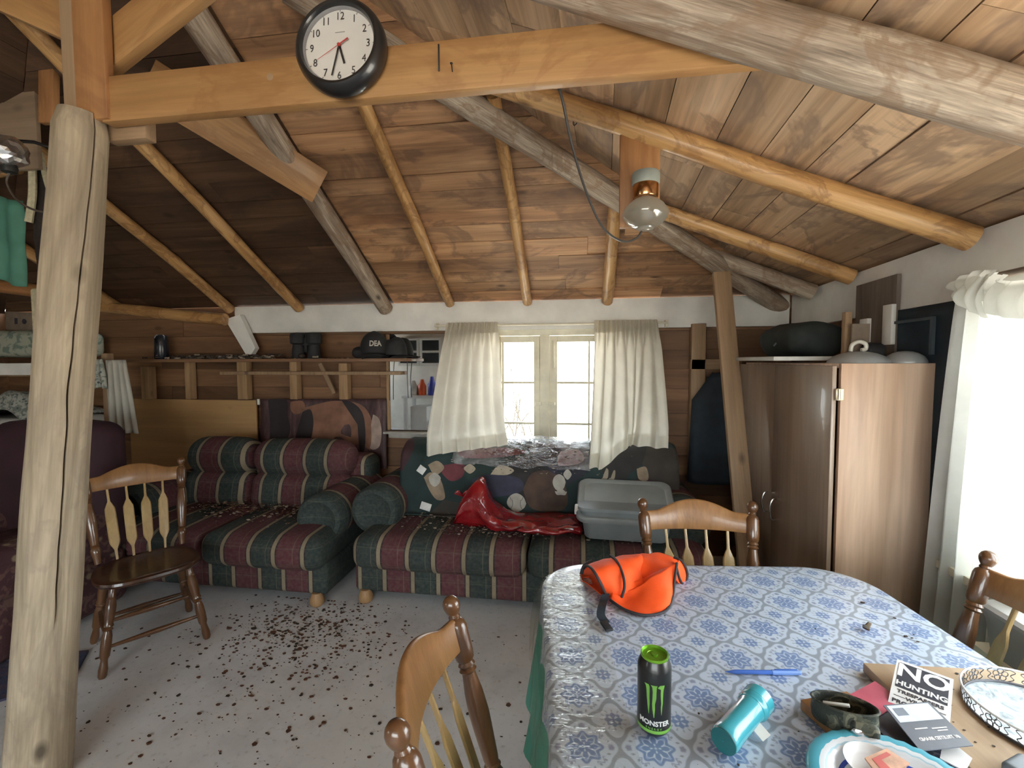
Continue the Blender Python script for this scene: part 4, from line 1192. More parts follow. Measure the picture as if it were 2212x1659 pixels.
# ------------------------------------------------------------------ arrow-back chairs
M['chair_dark'] = wood('chair_stain', (.055, .022, .010), (.12, .052, .02), (.20, .095, .038), 10, .28, .3, coat=.5)
M['chair_seat'] = wood('chair_seat', (.028, .011, .006), (.060, .024, .011), (.10, .042, .018), 8, .3, .2, coat=.4)
M['chair_light'] = wood('chair_rail', (.17, .075, .025), (.27, .13, .047), (.35, .18, .068), 7, .38, .2, grain=.35, coat=.15)
M['chair_slat'] = wood('chair_slat', (.26, .155, .055), (.38, .25, .10), (.47, .33, .15), 9, .35, .2, grain=.3, coat=.3)
def make_chair(loc, rz, lb):
    e = empty('dining_chair', loc, rz, label=lb, cat='chair', group='arrow back dining chairs')
    sh_ = .435
    bm = BM()
    def seat(u, w):
        pass
    n = 44; rr = []
    for s_, z in ((.0, .0), (.90, 0), (.97, .006), (1, .018), (.985, .030), (.93, .036), (.80, .033), (.5, .027), (.0, .026)):
        ring = []
        for k in range(n):
            a = 2 * PI * k / n; c_, d_ = math.cos(a), math.sin(a)
            x = .225 * math.copysign(abs(c_) ** .72, c_) * (1 + .06 * d_); y = .205 * math.copysign(abs(d_) ** .72, d_)
            ring.append(V((x * max(s_, .02), y * max(s_, .02), sh_ - .036 + z)))
        rr.append(ring)
    rings(bm, rr); mk('seat', bm, M['chair_seat'], e)
    pt = [V((sx * .222, -.30, .93)) for sx in (-1, 1)]
    pb = [V((sx * .185, -.165, sh_)) for sx in (-1, 1)]
    L = (pt[0] - pb[0]).length
    prof = [(.0135, 0), (.016, .03), (.021, .055), (.023, .075), (.017, .088), (.0215, .093), (.017, .099), (.019, .11), (.024, .19), (.0255, .22), (.023, .27), (.018, .305), (.0165, .318), (.022, .324), (.0165, .331), (.0215, .337), (.0175, .345), (.0225, .352), (.0245, .37), (.0245, .43), (.021, .442), (.0135, .449), (.015, .453), (.0125, .459), (.016, .464), (.019, .470), (.0215, .478), (.0215, .486), (.018, .495), (.011, .502), (.001, .505)]
    k_ = L / .505
    for i in (0, 1):
        bm = BM(); lathe(bm, [(r, z * k_) for r, z in prof], 22, zalign(pb[i], pt[i])); mk('back_post', bm, M['chair_dark'], e)
    # crest rail: curved plank with a hump
    def along(u, h):
        p = pb[0].lerp(pt[0], h / L); q = pb[1].lerp(pt[1], h / L)
        r = p.lerp(q, u); r.y -= .045 * (1 - (2 * u - 1) ** 2)
        return r
    bm = BM(); N = 28; rr = []
    for i in range(N + 1):
        u = .03 + .94 * i / N
        x = abs(2 * u - 1)
        top = .452 + .042 * (1 - min(1, (x / .72) ** 2)) ** 1.3 if x < .72 else .452
        lo = .372 + .004 * x
        a, b = along(u, lo * k_), along(u, top * k_)
        tn = (along(min(1, u + .01), .4 * k_) - along(max(0, u - .01), .4 * k_)).normalized(); up = (b - a).normalized(); nn = tn.cross(up).normalized() * .0095
        m_ = a.lerp(b, .5)
        rr.append([a + nn * .7, a + up * .004 + nn, m_ + nn, b - up * .006 + nn, b + nn * .4, b - nn * .4, b - up * .006 - nn, m_ - nn, a + up * .004 - nn, a - nn * .7])
    rings(bm, rr); mk('crest_rail', bm, M['chair_light'], e, angle=50)
    # arrow slats
    for s_ in range(4):
        u = .5 + (s_ - 1.5) * .195
        a = pb[0].lerp(pb[1], .5 + (s_ - 1.5) * .19) + V((0, -.004, 0)); b = along(u, .375 * k_)
        LL = (b - a).length
        half = [(.0062, 0), (.0068, .045), (.0075, .055), (.0205, .085), (.0235, .10), (.0235, .255), (.0225, .28), (.013, .305), (.0068, .318), (.006, .335), (.0058, LL)]
        if LL < .34: half = [(r, z * LL / .36) for r, z in half[:-1]] + [(.0058, LL)]
        Ms = zalign(a, b, (0, -1, 0)); bm = BM(); rr = []
        for r, z in half:
            tk = .0058 if r < .01 else .0048
            rr.append([Ms @ V((r * c_, tk * d_ + .0, z)) for c_, d_ in ((1, 0), (.8, .8), (0, 1.05), (-.8, .8), (-1, 0), (-.8, -.8), (0, -1.05), (.8, -.8))])
        rings(bm, rr); mk('arrow_slat', bm, M['chair_slat'], e, angle=35)
    # legs and stretchers
    lp = [(.013, 0), (.018, .012), (.019, .04), (.015, .07), (.014, .085), (.020, .10), (.022, .15), (.0205, .19), (.016, .215), (.0215, .222), (.016, .23), (.0215, .237), (.018, .25), (.022, .29), (.023, .33), (.018, .36), (.020, .366), (.016, .375), (.015, .415)]
    feet = []
    for sx in (-1, 1):
        for sy in (-1, 1):
            f = V((sx * .215, sy * .20, 0)); t_ = V((sx * .155, sy * .135, .40)); feet.append((f, t_))
            bm = BM(); lathe(bm, [(r, z * (t_ - f).length / .415) for r, z in lp], 18, zalign(f, t_)); mk('leg', bm, M['chair_dark'], e)
    def stick(a, b, r):
        bm = BM(); L2 = (b - a).length
        lathe(bm, [(r * .6, 0), (r * .75, L2 * .12), (r * 1.0, L2 * .35), (r * 1.15, L2 * .5), (r, L2 * .65), (r * .75, L2 * .88), (r * .6, L2)], 14, zalign(a, b)); mk('stretcher', bm, M['chair_dark'], e)
    g = [f.lerp(t_, .45) for f, t_ in feet]
    stick(g[0], g[1], .0125); stick(g[2], g[3], .0125); stick(g[0].lerp(g[1], .5), g[2].lerp(g[3], .5), .0125)
    g2 = [f.lerp(t_, .33) for f, t_ in feet]; stick(g2[1], g2[3], .012); stick(g2[0], g2[2], .012)
    return e
# facing: local +Y is the front of the seat
ch = make_chair((-2.285, 2.085, 0), math.radians(-125), 'dining chair standing on the littered floor behind the log post')
dup(ch, (.505, 1.66, 0), math.radians(182), 'dining chair at the far end of the table below the grey tote')
NC = dup(ch, (-.003, .882, 0), math.radians(-87), 'dining chair nearest the camera at the side of the table by the open floor')
NC.scale = (.885, 1, 1)
dup(ch, (.935, 1.33, 0), math.radians(88), 'dining chair between the table and the bright window')

# ------------------------------------------------------------------ table with its cloths
TH = math.radians(6.0)
U = V((math.cos(TH), math.sin(TH), 0)); W_ = V((-math.sin(TH), math.cos(TH), 0))
def tl(x, y, z=0): return U * x + W_ * y + V((0, 0, z))
TZ = .757
u0, u1, v0, v1 = .045, 1.150, .22, 1.655
tb = empty('dining_table', tl((u0 + u1) / 2, (v0 + v1) / 2), (0, 0, TH), label='dining table under the blue patterned cloth', cat='table')
hw, hl = (u1 - u0) / 2, (v1 - v0) / 2
bm = BM(); pl = rr_poly(2 * hw - .03, 2 * hl - .03, .17, 10)
rings(bm, [[V((x, y, z)) for x, y in pl] for z in (TZ - .035, TZ - .006)]); mk('table_top', bm, M['chair_light'], tb)
bm = BM(); rings(bm, [[V((x, y, z)) for x, y in rr_poly(2 * hw - .28, 2 * hl - .3, .05)] for z in (TZ - .12, TZ - .036)]); mk('apron', bm, M['chair_dark'], tb)
for sx in (-1, 1):
    for sy in (-1, 1):
        bm = BM(); lathe(bm, [(.022, 0), (.03, .02), (.024, .08), (.03, .2), (.036, .4), (.028, .5), (.036, .54), (.036, TZ - .037)], 18, Matrix.Translation((sx * (hw - .2), sy * (hl - .22), 0))); mk('leg', bm, M['chair_dark'], tb)
A = .137
def cloth_pattern():
    t = NT('patterned_vinyl')
    uv = t.n('UVMap', {}, 0, uv_map='pattern')
    s = t.sep(uv)
    def cell(off):
        x = t.math('SUBTRACT', t.math('FRACT', t.math('ADD', t.math('DIVIDE', s[0], A), 50 + off)), .5)
        y = t.math('SUBTRACT', t.math('FRACT', t.math('ADD', t.math('DIVIDE', s[1], A), 50 + off)), .5)
        r = t.math('SQRT', t.math('ADD', t.math('MULTIPLY', x, x), t.math('MULTIPLY', y, y)))
        a = t.math('ARCTAN2', y, x)
        return x, y, r, a
    def cosm(a, k, ph=0.): return t.math('COSINE', t.math('MULTIPLY_ADD', a, float(k), ph))
    def band(d, c, w, soft=.012): # 1 where |d-c|<w
        return t.math('SMOOTHSTEP' if False else 'MULTIPLY', 1., t.ramp(t.math('ABSOLUTE', t.math('SUBTRACT', d, c)), [(max(0, w - soft), 1.), (w + soft, 0.)]))
    def below(d, c, soft=.012): return t.ramp(d, [(max(0., c - soft), 1.), (c + soft, 0.)])
    x, y, r, a = cell(0.)         # large medallion centres (half offset from the small ones)
    X, Y, R, Aa = cell(.5)        # small flowers
    white, grey, blue, deep = (.50, .59, .71), (.27, .32, .385), (.17, .255, .45), (.10, .15, .31)
    col = t.mix(0., grey, grey)
    # white ogee medallion
    c4 = cosm(a, 4)
    rl = t.math('SUBTRACT', r, t.math('MULTIPLY', c4, .028))
    rl2 = t.math('SUBTRACT', rl, t.math('MULTIPLY', cosm(a, 8), .018))
    col = t.mix(below(rl2, .428), col, white)
    # dots and scrolls of the outer ring
    ring = band(rl2, .355, .022)
    dots = t.ramp(cosm(a, 20, .3), [(.45, 0.), (.62, 1.)])
    col = t.mix(t.math('MULTIPLY', ring, dots), col, grey)
    tip = t.math('MULTIPLY', band(r, .375, .035), t.ramp(cosm(a, 4), [(.80, 0.), (.95, 1.)]))
    col = t.mix(tip, col, (.25, .29, .42))
    scr = t.math('MULTIPLY', band(t.math('SUBTRACT', r, t.math('MULTIPLY', cosm(a, 16), .03)), .315, .013), t.ramp(cosm(a, 4, PI), [(.35, 0.), (.6, 1.)]))
    col = t.mix(scr, col, (.27, .32, .46))
    # blue rosette
    rq = t.math('ADD', r, t.math('MULTIPLY', cosm(a, 8), -.03))
    col = t.mix(below(rq, .248), col, blue)
    col = t.mix(band(rq, .182, .010), col, white)
    pet = t.math('MULTIPLY', band(r, .125, .030), t.ramp(cosm(a, 8, PI), [(.55, 0.), (.75, 1.)]))
    col = t.mix(pet, col, white)
    pet = t.math('MULTIPLY', band(r, .058, .018), t.ramp(cosm(a, 4), [(.55, 0.), (.75, 1.)]))
    col = t.mix(pet, col, white)
    col = t.mix(below(r, .016), col, white)
    col = t.mix(t.math('MULTIPLY', band(r, .215, .022), t.ramp(cosm(a, 8), [(.6, 0.), (.85, 1.)])), col, (.30, .40, .62))
    # small diamonds between the medallions
    sd = t.math('ADD', R, t.math('MULTIPLY', cosm(Aa, 4), -.055))
    col = t.mix(below(sd, .278), col, white)
    col = t.mix(t.math('MULTIPLY', band(R, .175, .028), t.ramp(cosm(Aa, 12), [(.5, 0.), (.75, .7)])), col, grey)
    sq = t.math('ADD', R, t.math('MULTIPLY', cosm(Aa, 8), -.014))
    col = t.mix(below(sq, .125), col, blue)
    fl = t.math('MULTIPLY', band(R, .058, .030), t.ramp(cosm(Aa, 4, PI), [(.3, 0.), (.55, 1.)]))
    col = t.mix(fl, col, white)
    v = t.coord()
    col = t.mix(.35, col, t.ramp(t.noise(v, 6, 5), [(.3, .75), (.7, 1.05)]), 'MULTIPLY')
    # creases where the vinyl was folded, stronger near the edges
    h = t.math('ADD', t.noise(v, 9, 4), t.math('MULTIPLY', t.noise(t.n('Mapping', {0: v, 3: (4, 30, 4)}), 1., 3), .5))
    return t.done(col, .33, h, .12, .006, Coat_Weight=.35, Coat_Roughness=.12)
M['cloth'] = cloth_pattern()
def cloth_sheet(name, drop, wav, top_z, mat, skirt_from=0, parent=None, over=.0, uvo=(0, 0), flare=0.):
    bm = BM(); lay = bm.loops.layers.uv.new('pattern')
    npl = 12; P = rr_poly(2 * hw + over, 2 * hl + over, .18, npl)
    # finer outline
    out = []
    for i in range(len(P)):
        a, b = V((*P[i], 0)), V((*P[(i + 1) % len(P)], 0)); k = max(1, int((b - a).length / .02))
        out += [a.lerp(b, j / k) for j in range(k)]
    n = len(out)
    nor = []
    for i in range(n):
        t_ = (out[(i + 1) % n] - out[i - 1]).normalized(); nor.append(V((t_.y, -t_.x, 0)))
    rows = []
    for s_ in (.3, .6, .85, .95): rows.append([(p * s_ + V((0, 0, top_z)), (p.x * s_, p.y * s_)) for p in out])
    for d, dz in ((-.012, 0), (-.003, -.002), (.004, -.009), (.006, -.02)): rows.append([(p + q * d + V((0, 0, top_z + dz)), (p.x + q.x * d, p.y + q.y * d)) for p, q in zip(out, nor)])
    m_ = 9
    for j in range(1, m_ + 1):
        f = j / m_; row = []
        for i, (p, q) in enumerate(zip(out, nor)):
            an = i / n * 2 * PI
            w = wav * f * (.5 + math.sin(an * 23 + 2 * n1(an * 3, 2)) * .8 + .6 * n1(an * 9, 5))
            dd = drop * f * (1 + .05 * n1(an * 5, 7))
            row.append((p + q * (.006 + w + flare * f) + V((0, 0, top_z - .02 - dd)), (p.x + q.x * (dd + .02), p.y + q.y * (dd + .02))))
        rows.append(row)
    vv = []; uvd = {}
    for r in rows:
        rowv = []
        for p, uv in r:
            w = bm.verts.new(p); uvd[w] = uv; rowv.append(w)
        vv.append(rowv)
    c = bm.verts.new((0, 0, top_z)); uvd[c] = (0, 0)
    fs = [bm.faces.new((c, vv[0][i], vv[0][(i + 1) % n])) for i in range(n)]
    for a, b in zip(vv, vv[1:]):
        for i in range(n): fs.append(bm.faces.new((a[i], b[i], b[(i + 1) % n], a[(i + 1) % n])))
    for f in bm.faces:
        for l in f.loops: l[lay].uv = (uvd[l.vert][0] + uvo[0], uvd[l.vert][1] + uvo[1])
    return bm
cxy = tl((u0 + u1) / 2, (v0 + v1) / 2)
# the pattern's lattice passes through a small flower found at (.409, 1.51) on the table
fpt = onz(1532.4, 1276, .76); dv = fpt - cxy
fu, fv = dv.dot(U), dv.dot(W_)
bm = cloth_sheet('c', .19, .016, TZ + .004, M['cloth'], uvo=(-fu, -fv))
tc = empty('tablecloth', cxy, (0, 0, TH), label='blue and grey patterned vinyl cloth covering the dining table', cat='tablecloth')
mk('cloth', bm, M['cloth'], tc, angle=50)
# green cloth underneath, hanging lower at the open side
t = NT('green_cloth'); M['teal'] = t.done((.075, .30, .23), .8)
bm = cloth_sheet('g', .33, .022, TZ + .0015, M['teal'], over=-.012, flare=.034)
tg = empty('under_cloth', cxy, (0, 0, TH), label='sea green cloth showing below the patterned cloth at the open side of the table', cat='tablecloth')
mk('cloth', bm, M['teal'], tg, angle=50)
# clear film bunched along the open side of the table
t = NT('clear_film')
a = t.n('BsdfTransparent', {0: (.93, .93, .90)}); g_ = t.n('BsdfGlossy', {0: (1, 1, .96), 'Roughness': .09})
bmp = t.n('Bump', {'Height': t.noise(t.n('Mapping', {0: t.coord(), 3: (14, 60, 14)}), 1., 3, .6, .6), 'Strength': .6, 'Distance': .01}); t.t.links.new(bmp, g_.node.inputs['Normal'])
s = t.t.nodes.new('ShaderNodeMixShader'); s.inputs[0].default_value = .09
t.t.links.new(a, s.inputs[1]); t.t.links.new(g_, s.inputs[2]); t.t.links.new(s.outputs[0], t.out.inputs[0])
bm = BM()
def film(u, w):
    vv_ = v0 + .1 + (v1 - v0 - .20) * u
    prof = [(.16, .006), (.08, .007), (.02, .009), (-.010, .003), (-.022, -.03), (-.028, -.10), (-.035, -.20)]
    t_ = w * (len(prof) - 1); i = min(len(prof) - 2, int(t_)); f = t_ - i
    x = prof[i][0] * (1 - f) + prof[i + 1][0] * f; z = prof[i][1] * (1 - f) + prof[i + 1][1] * f
    far = max(0, (u - .9) / .1)
    x += far * far * .03
    rip = .004 * abs(noise.noise(V((u * 45, w * 2, 1)))) + .006 * max(0, noise.noise(V((u * 22, w, 5)))) * (1 - w * .5)
    if w > .5: x -= .012 * noise.noise(V((u * 14, w * 3, 2))) + .008
    return tl(u0 + x + .0, vv_, TZ + .004 + z + rip) - tl(u0, 1.0, TZ)
sheet(bm, 160, 30, film)
mk('clear_cover', bm, t.m, None, Matrix.Translation(tl(u0, 1.0, TZ)), angle=None, label='clear plastic film wrinkled over the open side of the tablecloth', cat='plastic cover')
# ------------------------------------------------------------------ on the table
TT = TZ + .006
# energy drink can
c0 = onz(1412, 1571, TT); R0_ = .033; H0 = .157
can = empty('drink_can', c0, (0, 0, math.atan2(-c0.y, -c0.x) + PI / 2), label='tall black energy drink can with a green claw mark on the table', cat='can')
M['can_black'] = plain('can_black', (.010, .011, .012), .32, .2, 9, 0, Coat_Weight=.2)
M['can_green'] = plain('can_green', (.15, .36, .06), .35, .15, 9)
M['can_lime'] = plain('can_lime', (.20, .45, .035), .3, .15, 30, 0, Metallic=.6)
M['can_white'] = plain('can_white', (.62, .64, .62), .4, .05)
bm = BM(); lathe(bm, [(.020, .004), (.024, .0), (.026, .002), (.031, .008), (R0_, .014), (R0_, .132), (.0325, .136), (.0275, .150), (.0265, .152)], 40, cap1=False); mk('can_body', bm, M['can_black'], can)
bm = BM(); lathe(bm, [(.0265, .151), (.0275, .154), (.0272, .157), (.0255, .1575), (.0243, .1565), (.0238, .1525), (.022, .1515), (.015, .1525), (.0145, .1518), (.001, .1518)], 40, cap0=False, cap1=False); mk('can_lid', bm, M['can_lime'], can)
bm = BM(); lathe(bm, [(.0, .0015), (.006, .0015), (.0062, .0), (.0, .0)], 16, Matrix.Translation((0, .004, .152)) @ Matrix.Diagonal((1, 1.5, 1, 1))); mk('pull_tab', bm, M['can_lime'], can)
def wrapcan(bm, r=R0_ + .0005):
    for v in bm.verts:
        th = -PI / 2 + v.co.x / R0_; rad = r + v.co.z
        v.co = V((rad * math.cos(th), rad * math.sin(th), v.co.y))
    return bm
claws = [[(-.0195, -.0105, .111), (-.016, -.0085, .107), (-.0145, -.0083, .098), (-.0138, -.0085, .085), (-.0125, -.008, .072), (-.0115, -.0088, .062), (-.0098, -.0092, .052)],
         [(-.0065, .0065, .111), (-.0035, .0048, .107), (-.0025, .0045, .098), (-.0028, .0042, .085), (-.0035, .002, .074), (-.003, .0022, .064), (-.0018, .0016, .056), (-.0004, .0008, .046)],
         [(.0110, .0205, .112), (.0065, .0195, .107), (.0128, .0185, .104), (.0125, .0175, .096), (.0130, .0172, .085), (.0138, .0172, .076), (.0130, .0160, .068), (.0136, .0152, .058), (.0142, .0146, .052)]]
bm = BM()
for cl_ in claws:
    a_ = [bm.verts.new((x0, y, 0)) for x0, x1, y in cl_]; b_ = [bm.verts.new(((x0 + x1) / 2, y, 0)) for x0, x1, y in cl_]; d_ = [bm.verts.new((x1, y, 0)) for x0, x1, y in cl_]
    for p, q in ((a_, b_), (b_, d_)):
        for i in range(len(p) - 1): bm.faces.new((p[i], q[i], q[i + 1], p[i + 1]))
bmesh.ops.subdivide_edges(bm, edges=bm.edges[:], cuts=1)
mk('claw_mark', wrapcan(bm), M['can_green'], can)
bm = BM(); merge(bm, textmesh('MONSTER', .0135, .0001, bold=.0004, xs=1.02), Matrix.Translation((.001, .033, 0)))
mk('lettering', wrapcan(bm), M['can_white'], can)
bm = BM(); merge(bm, textmesh('E N E R G Y', .0055, .0001, bold=.0001, xs=1.1), Matrix.Translation((.0, .0225, 0))); mk('lettering', wrapcan(bm), M['can_green'], can)
bm = BM(); lathe(bm, [(R0_ + .0003, .0125), (R0_ + .0004, .013), (R0_ + .0004, .0185), (R0_ + .0003, .019)], 40, cap0=False, cap1=False); mk('green_band', bm, M['can_green'], can)

# blue pen
a, b = onz(1566, 1451, TT + .005), onz(1730, 1453, TT + .005)
pen = empty('pen', a, zalign(a, b).to_3x3(), label='blue ballpoint pen lying on the patterned cloth', cat='pen')
Lp = (b - a).length
M['pen'] = plain('pen_blue', (.055, .15, .52), .3, .1)
M['pen_clip'] = plain('pen_light', (.18, .32, .70), .35, .1)
bm = BM(); lathe(bm, [(.0006, 0), (.001, .004), (.0022, .010), (.0032, .014), (.0046, .022), (.0048, .03), (.0048, Lp * .64)], 14); mk('barrel', bm, M['pen'], pen)
bm = BM(); lathe(bm, [(.0056, Lp * .62), (.0058, Lp * .63), (.0058, Lp * .94), (.005, Lp * .97), (.0052, Lp * .985), (.004, Lp)], 14); mk('cap', bm, M['pen_clip'], pen)
bm = BM(); box(bm, (0, .0072, Lp * .8), (.003, .0015, Lp * .3), bev=.0006); mk('clip', bm, M['pen'], pen)

# turquoise flashlight
fa, fb = onz(1566, 1597, TT + .026), onz(1638, 1512, TT + .030)
Lf = (fb - fa).length
fl = empty('flashlight', fa, zalign(fa, fb).to_3x3(), label='turquoise plastic flashlight lying on the table beside the drink can', cat='flashlight')
M['turq'] = plain('turquoise', (.045, .34, .42), .25, .1, 6, 0, Coat_Weight=.5)
M['turq_dark'] = plain('turquoise_dark', (.012, .10, .11), .35, .2)
bm = BM(); lathe(bm, [(.0235, -.005), (.0255, .0), (.026, .01), (.0255, .02), (.0245, Lf * .70), (.0265, Lf * .74), (.0265, Lf * .755), (.0245, Lf * .76)], 36); mk('body', bm, M['turq'], fl)
bm = BM(); lathe(bm, [(.0245, -.0055), (.024, -.0075), (.001, -.0075)], 36, cap0=False, cap1=False); mk('base', bm, M['turq_dark'], fl)
bm = BM(); lathe(bm, [(.0265, Lf * .76), (.0275, Lf * .765), (.0275, Lf * .80), (.0300, Lf * .82), (.0300, Lf * .86), (.0293, Lf * .865), (.0300, Lf * .87), (.0300, Lf * 1.03), (.028, Lf * 1.045), (.001, Lf * 1.05)], 36); mk('head', bm, M['turq'], fl)
bm = BM(); q = onz(1642, 1578, TT + .012); box(bm, q, (.022, .03, .0008), Matrix.Translation(q) @ Matrix.Rotation(.5, 4, 'X') @ Matrix.Rotation(.6, 4, 'Z') @ Matrix.Translation(-q)); 
for v in bm.verts: v.co -= q
mk('paper_scrap', bm, M['can_white'], None, Matrix.Translation(q), label='little white paper scrap tucked under the flashlight', cat='paper')

# cutting board, sign, cards
BDX0, BDX1, BDY1, BDY0 = .69, 1.02, 1.195, .80
M['ply_light'] = wood('board_light', (.36, .245, .15), (.48, .345, .22), (.57, .43, .29), 4, .55, .4, axis='Y', grain=.25)
Mb_ = axes(onz(1864, 1431, TT + .022), (1, .05, 0), (-.05, 1, 0))
bm = BM(); box(bm, (.185, -.20, -.011), (.37, .40, .022), bev=.002); mk('wood_board', bm, M['ply_light'], None, Mb_, label='light wood board on the table under the sign and the wire tray', cat='board')
zb = TT + .0225
# wood block by the camo headlamp
q = onz(1760, 1563, TT)
bm = BM(); box(bm, (.055, -.03, .011), (.12, .10, .022), bev=.002); mk('wood_block', bm, M['chair_light'], None, Matrix.Translation(q + V((.0, .02, 0))) @ Matrix.Rotation(.35, 4, 'Z'), label='brown wood block on the table under the camouflage headlamp', cat='block')
def quadm(px4, z): return [onz(px4[i], px4[i + 1], z) for i in range(0, 8, 2)]
M['paper'] = plain('paper_white', (.72, .72, .72), .5, .05, 30)
M['ink'] = plain('ink_black', (.030, .032, .045), .5, .15)
sg = [onz(1938, 1424, zb + .034), onz(2060, 1468, zb + .034), None, onz(1893, 1518, zb + .004)]
ex = (sg[1] - sg[0]); so_ = sg[0]
ey = (sg[3] - sg[0]); ey = (ey - ex.normalized() * ey.dot(ex.normalized())).normalized()
SW = ex.length; SHt = .152
Ms_ = axes(so_, ex, -ey)          # local x along the top edge, -y down the sheet
sgn = empty('hunting_sign', (0, 0, 0), label='white sign with NO HUNTING in bold letters lying on the wood board', cat='sign')
sgn.matrix_world = Ms_
bm = BM(); box(bm, (SW / 2, -SHt / 2, 0), (SW, SHt, .0012)); mk('sheet', bm, M['paper'], sgn, smooth=False)
bm = BM(); box(bm, (SW / 2, -SHt * .31, .0009), (SW * .88, SHt * .52, .0006)); mk('black_field', bm, M['ink'], sgn, smooth=False)
bm = BM(); merge(bm, textmesh('NO', SW * .60, .0003, bold=SW * .016, xs=.98), Matrix.Translation((SW / 2, -SHt * .215, .0014)))
merge(bm, textmesh('HUNTING', SW * .205, .0003, bold=SW * .007, xs=.94), Matrix.Translation((SW / 2, -SHt * .485, .0014))); mk('white_lettering', bm, M['paper'], sgn, smooth=False)
bm = BM()
for s_, k, yy in (('TRESPASSERS', .135, .645), ('WILL BE', .125, .745), ('PROSECUTED', .145, .85)):
    merge(bm, textmesh(s_, SW * k, .0003, bold=SW * .004, xs=1.0), Matrix.Translation((SW / 2, -SHt * yy, .0009)))
for sx in (.17, .83): box(bm, (SW * sx, -SHt * .745, .0009), (SW * .2, SW * .012, .0005))
box(bm, (SW / 2, -SHt * .93, .0009), (SW * .8, SW * .012, .0005))
mk('black_lettering', bm, M['ink'], sgn, smooth=False)
def flat(name, px4, z0, z1, mat, lb, cat, th=.002, tilt=None):
    zz = (z0, z0, z1, z1) if not isinstance(z0, tuple) else z0
    P = [onz(px4[2 * i], px4[2 * i + 1], zz[i]) for i in range(4)]
    O_ = sum(P, V()) / 4; bm = BM()
    lo = [bm.verts.new(p - O_) for p in P]; hi = [bm.verts.new(p - O_ + V((0, 0, th))) for p in P]
    bm.faces.new(lo[::-1]); bm.faces.new(hi)
    for i in range(4): bm.faces.new((lo[i], lo[(i + 1) % 4], hi[(i + 1) % 4], hi[i]))
    return mk(name, bm, mat, None, Matrix.Translation(O_), smooth=False, label=lb, cat=cat), P
flat('red_card', (1824, 1508, 1890, 1473, 1948, 1515, 1886, 1556), zb + .004, zb + .006, plain('red_card', (.46, .085, .13), .5, .3, 9), 'red and pink card between the camouflage headlamp and the sign', 'card')
flat('dark_booklet', (1880, 1562, 1925, 1540, 2030, 1650, 1985, 1672), zb + .001, zb + .001, M['ink'], 'dark booklet lying under the grey leaflet', 'booklet', .004)
M['leaf'] = plain('leaflet_grey', (.13, .145, .175), .4, .15, 12)
lf, P = flat('grey_leaflet', (1908, 1525, 2006, 1518, 2102, 1612, 1988, 1624), zb + .024, zb + .016, M['leaf'], 'grey leaflet with inverted white lettering lying over the foot of the sign', 'leaflet')
O_ = sum(P, V()) / 4
exl = ((P[1] - P[0]) + (P[2] - P[3])) / 2; eyl = ((P[3] - P[0]) + (P[2] - P[1])) / 2
def inl(u, w, dz=.0024):
    a = P[0].lerp(P[1], u); b = P[3].lerp(P[2], u); return a.lerp(b, w) - O_ + V((0, 0, dz))
def patch(u0_, u1_, w0_, w1_, mat, nm, dz=.0024):
    bm = BM(); bm.faces.new([bm.verts.new(inl(u, w, dz)) for u, w in ((u0_, w0_), (u1_, w0_), (u1_, w1_), (u0_, w1_))]); mk(nm, bm, mat, lf, smooth=False)
patch(.05, .95, .03, .42, plain('leaf_pale', (.58, .64, .72), .45, .2, 30), 'pale_picture')
patch(.12, .35, .10, .28, plain('leaf_mid', (.2, .23, .28), .45), 'picture_block', .0027)
bm = BM(); merge(bm, textmesh('#1 TRUSTED BRAND', .0088, .0002, bold=.0003))
Mt = axes(inl(.53, .80), -exl, -eyl); bm2 = BM(); merge(bm2, bm, Mt); mk('lettering', bm2, M['paper'], lf, smooth=False)
for u_, w_, l_ in ((.35, .58, .25), (.70, .60, .3), (.72, .655, .2)): patch(u_ - l_ / 2, u_ + l_ / 2, w_ - .012, w_ + .012, M['paper'], 'text_line', .0027)

# camouflage headlamp
def camo_mat():
    t = NT('camo'); v = t.coord()
    h = t.noise(v, 26, 3, .5, .7)
    return t.done(t.ramp(h, [(.0, (.018, .022, .016)), (.46, (.06, .065, .045)), (.54, (.13, .125, .085)), (.62, (.03, .033, .025))], 'CONSTANT'), .7, t.noise(v, 200, 2), .2)
q = onz(1822, 1562, TT + .024)
hl_ = empty('camo_headlamp', q, (0, 0, math.radians(-24)), label='camouflage headlamp with its strap standing on the wood block', cat='headlamp')
bm = BM(); n = 44
rr = []
for z, s_ in ((.0, .98), (.004, 1.0), (.018, 1.03), (.034, 1.0), (.0405, 1.03), (.043, 1.07)):
    rr.append([V((.051 * s_ * math.cos(2 * PI * k / n) + .001 * math.cos(2 * PI * k / n * 3), .033 * s_ * math.sin(2 * PI * k / n), z * (1 + .12 * math.cos(2 * PI * k / n + .6)))) for k in range(n)])
rings(bm, rr, cap0=False, cap1=False); mk('strap', bm, camo_mat(), hl_, mods=(('solid', .004),))
bm = BM(); rcube(bm, (.030, -.032, .020), (.046, .020, .032), .009); mk('lamp_body', bm, camo_mat(), hl_)
bm = BM(); lathe(bm, [(.012, 0), (.0125, .004), (.009, .006), (.001, .007)], 6, Matrix.Translation((.018, -.041, .016)) @ Matrix.Rotation(PI / 2, 4, 'X')); mk('lens', bm, metal('lens_silver', (.7, .7, .72), .15), hl_)
bm = BM(); box(bm, (-.004, .0, .036), (.045, .008, .004), Matrix.Rotation(-.25, 4, 'Y'), bev=.001); mk('buckle_bar', bm, M['can_white'], hl_)

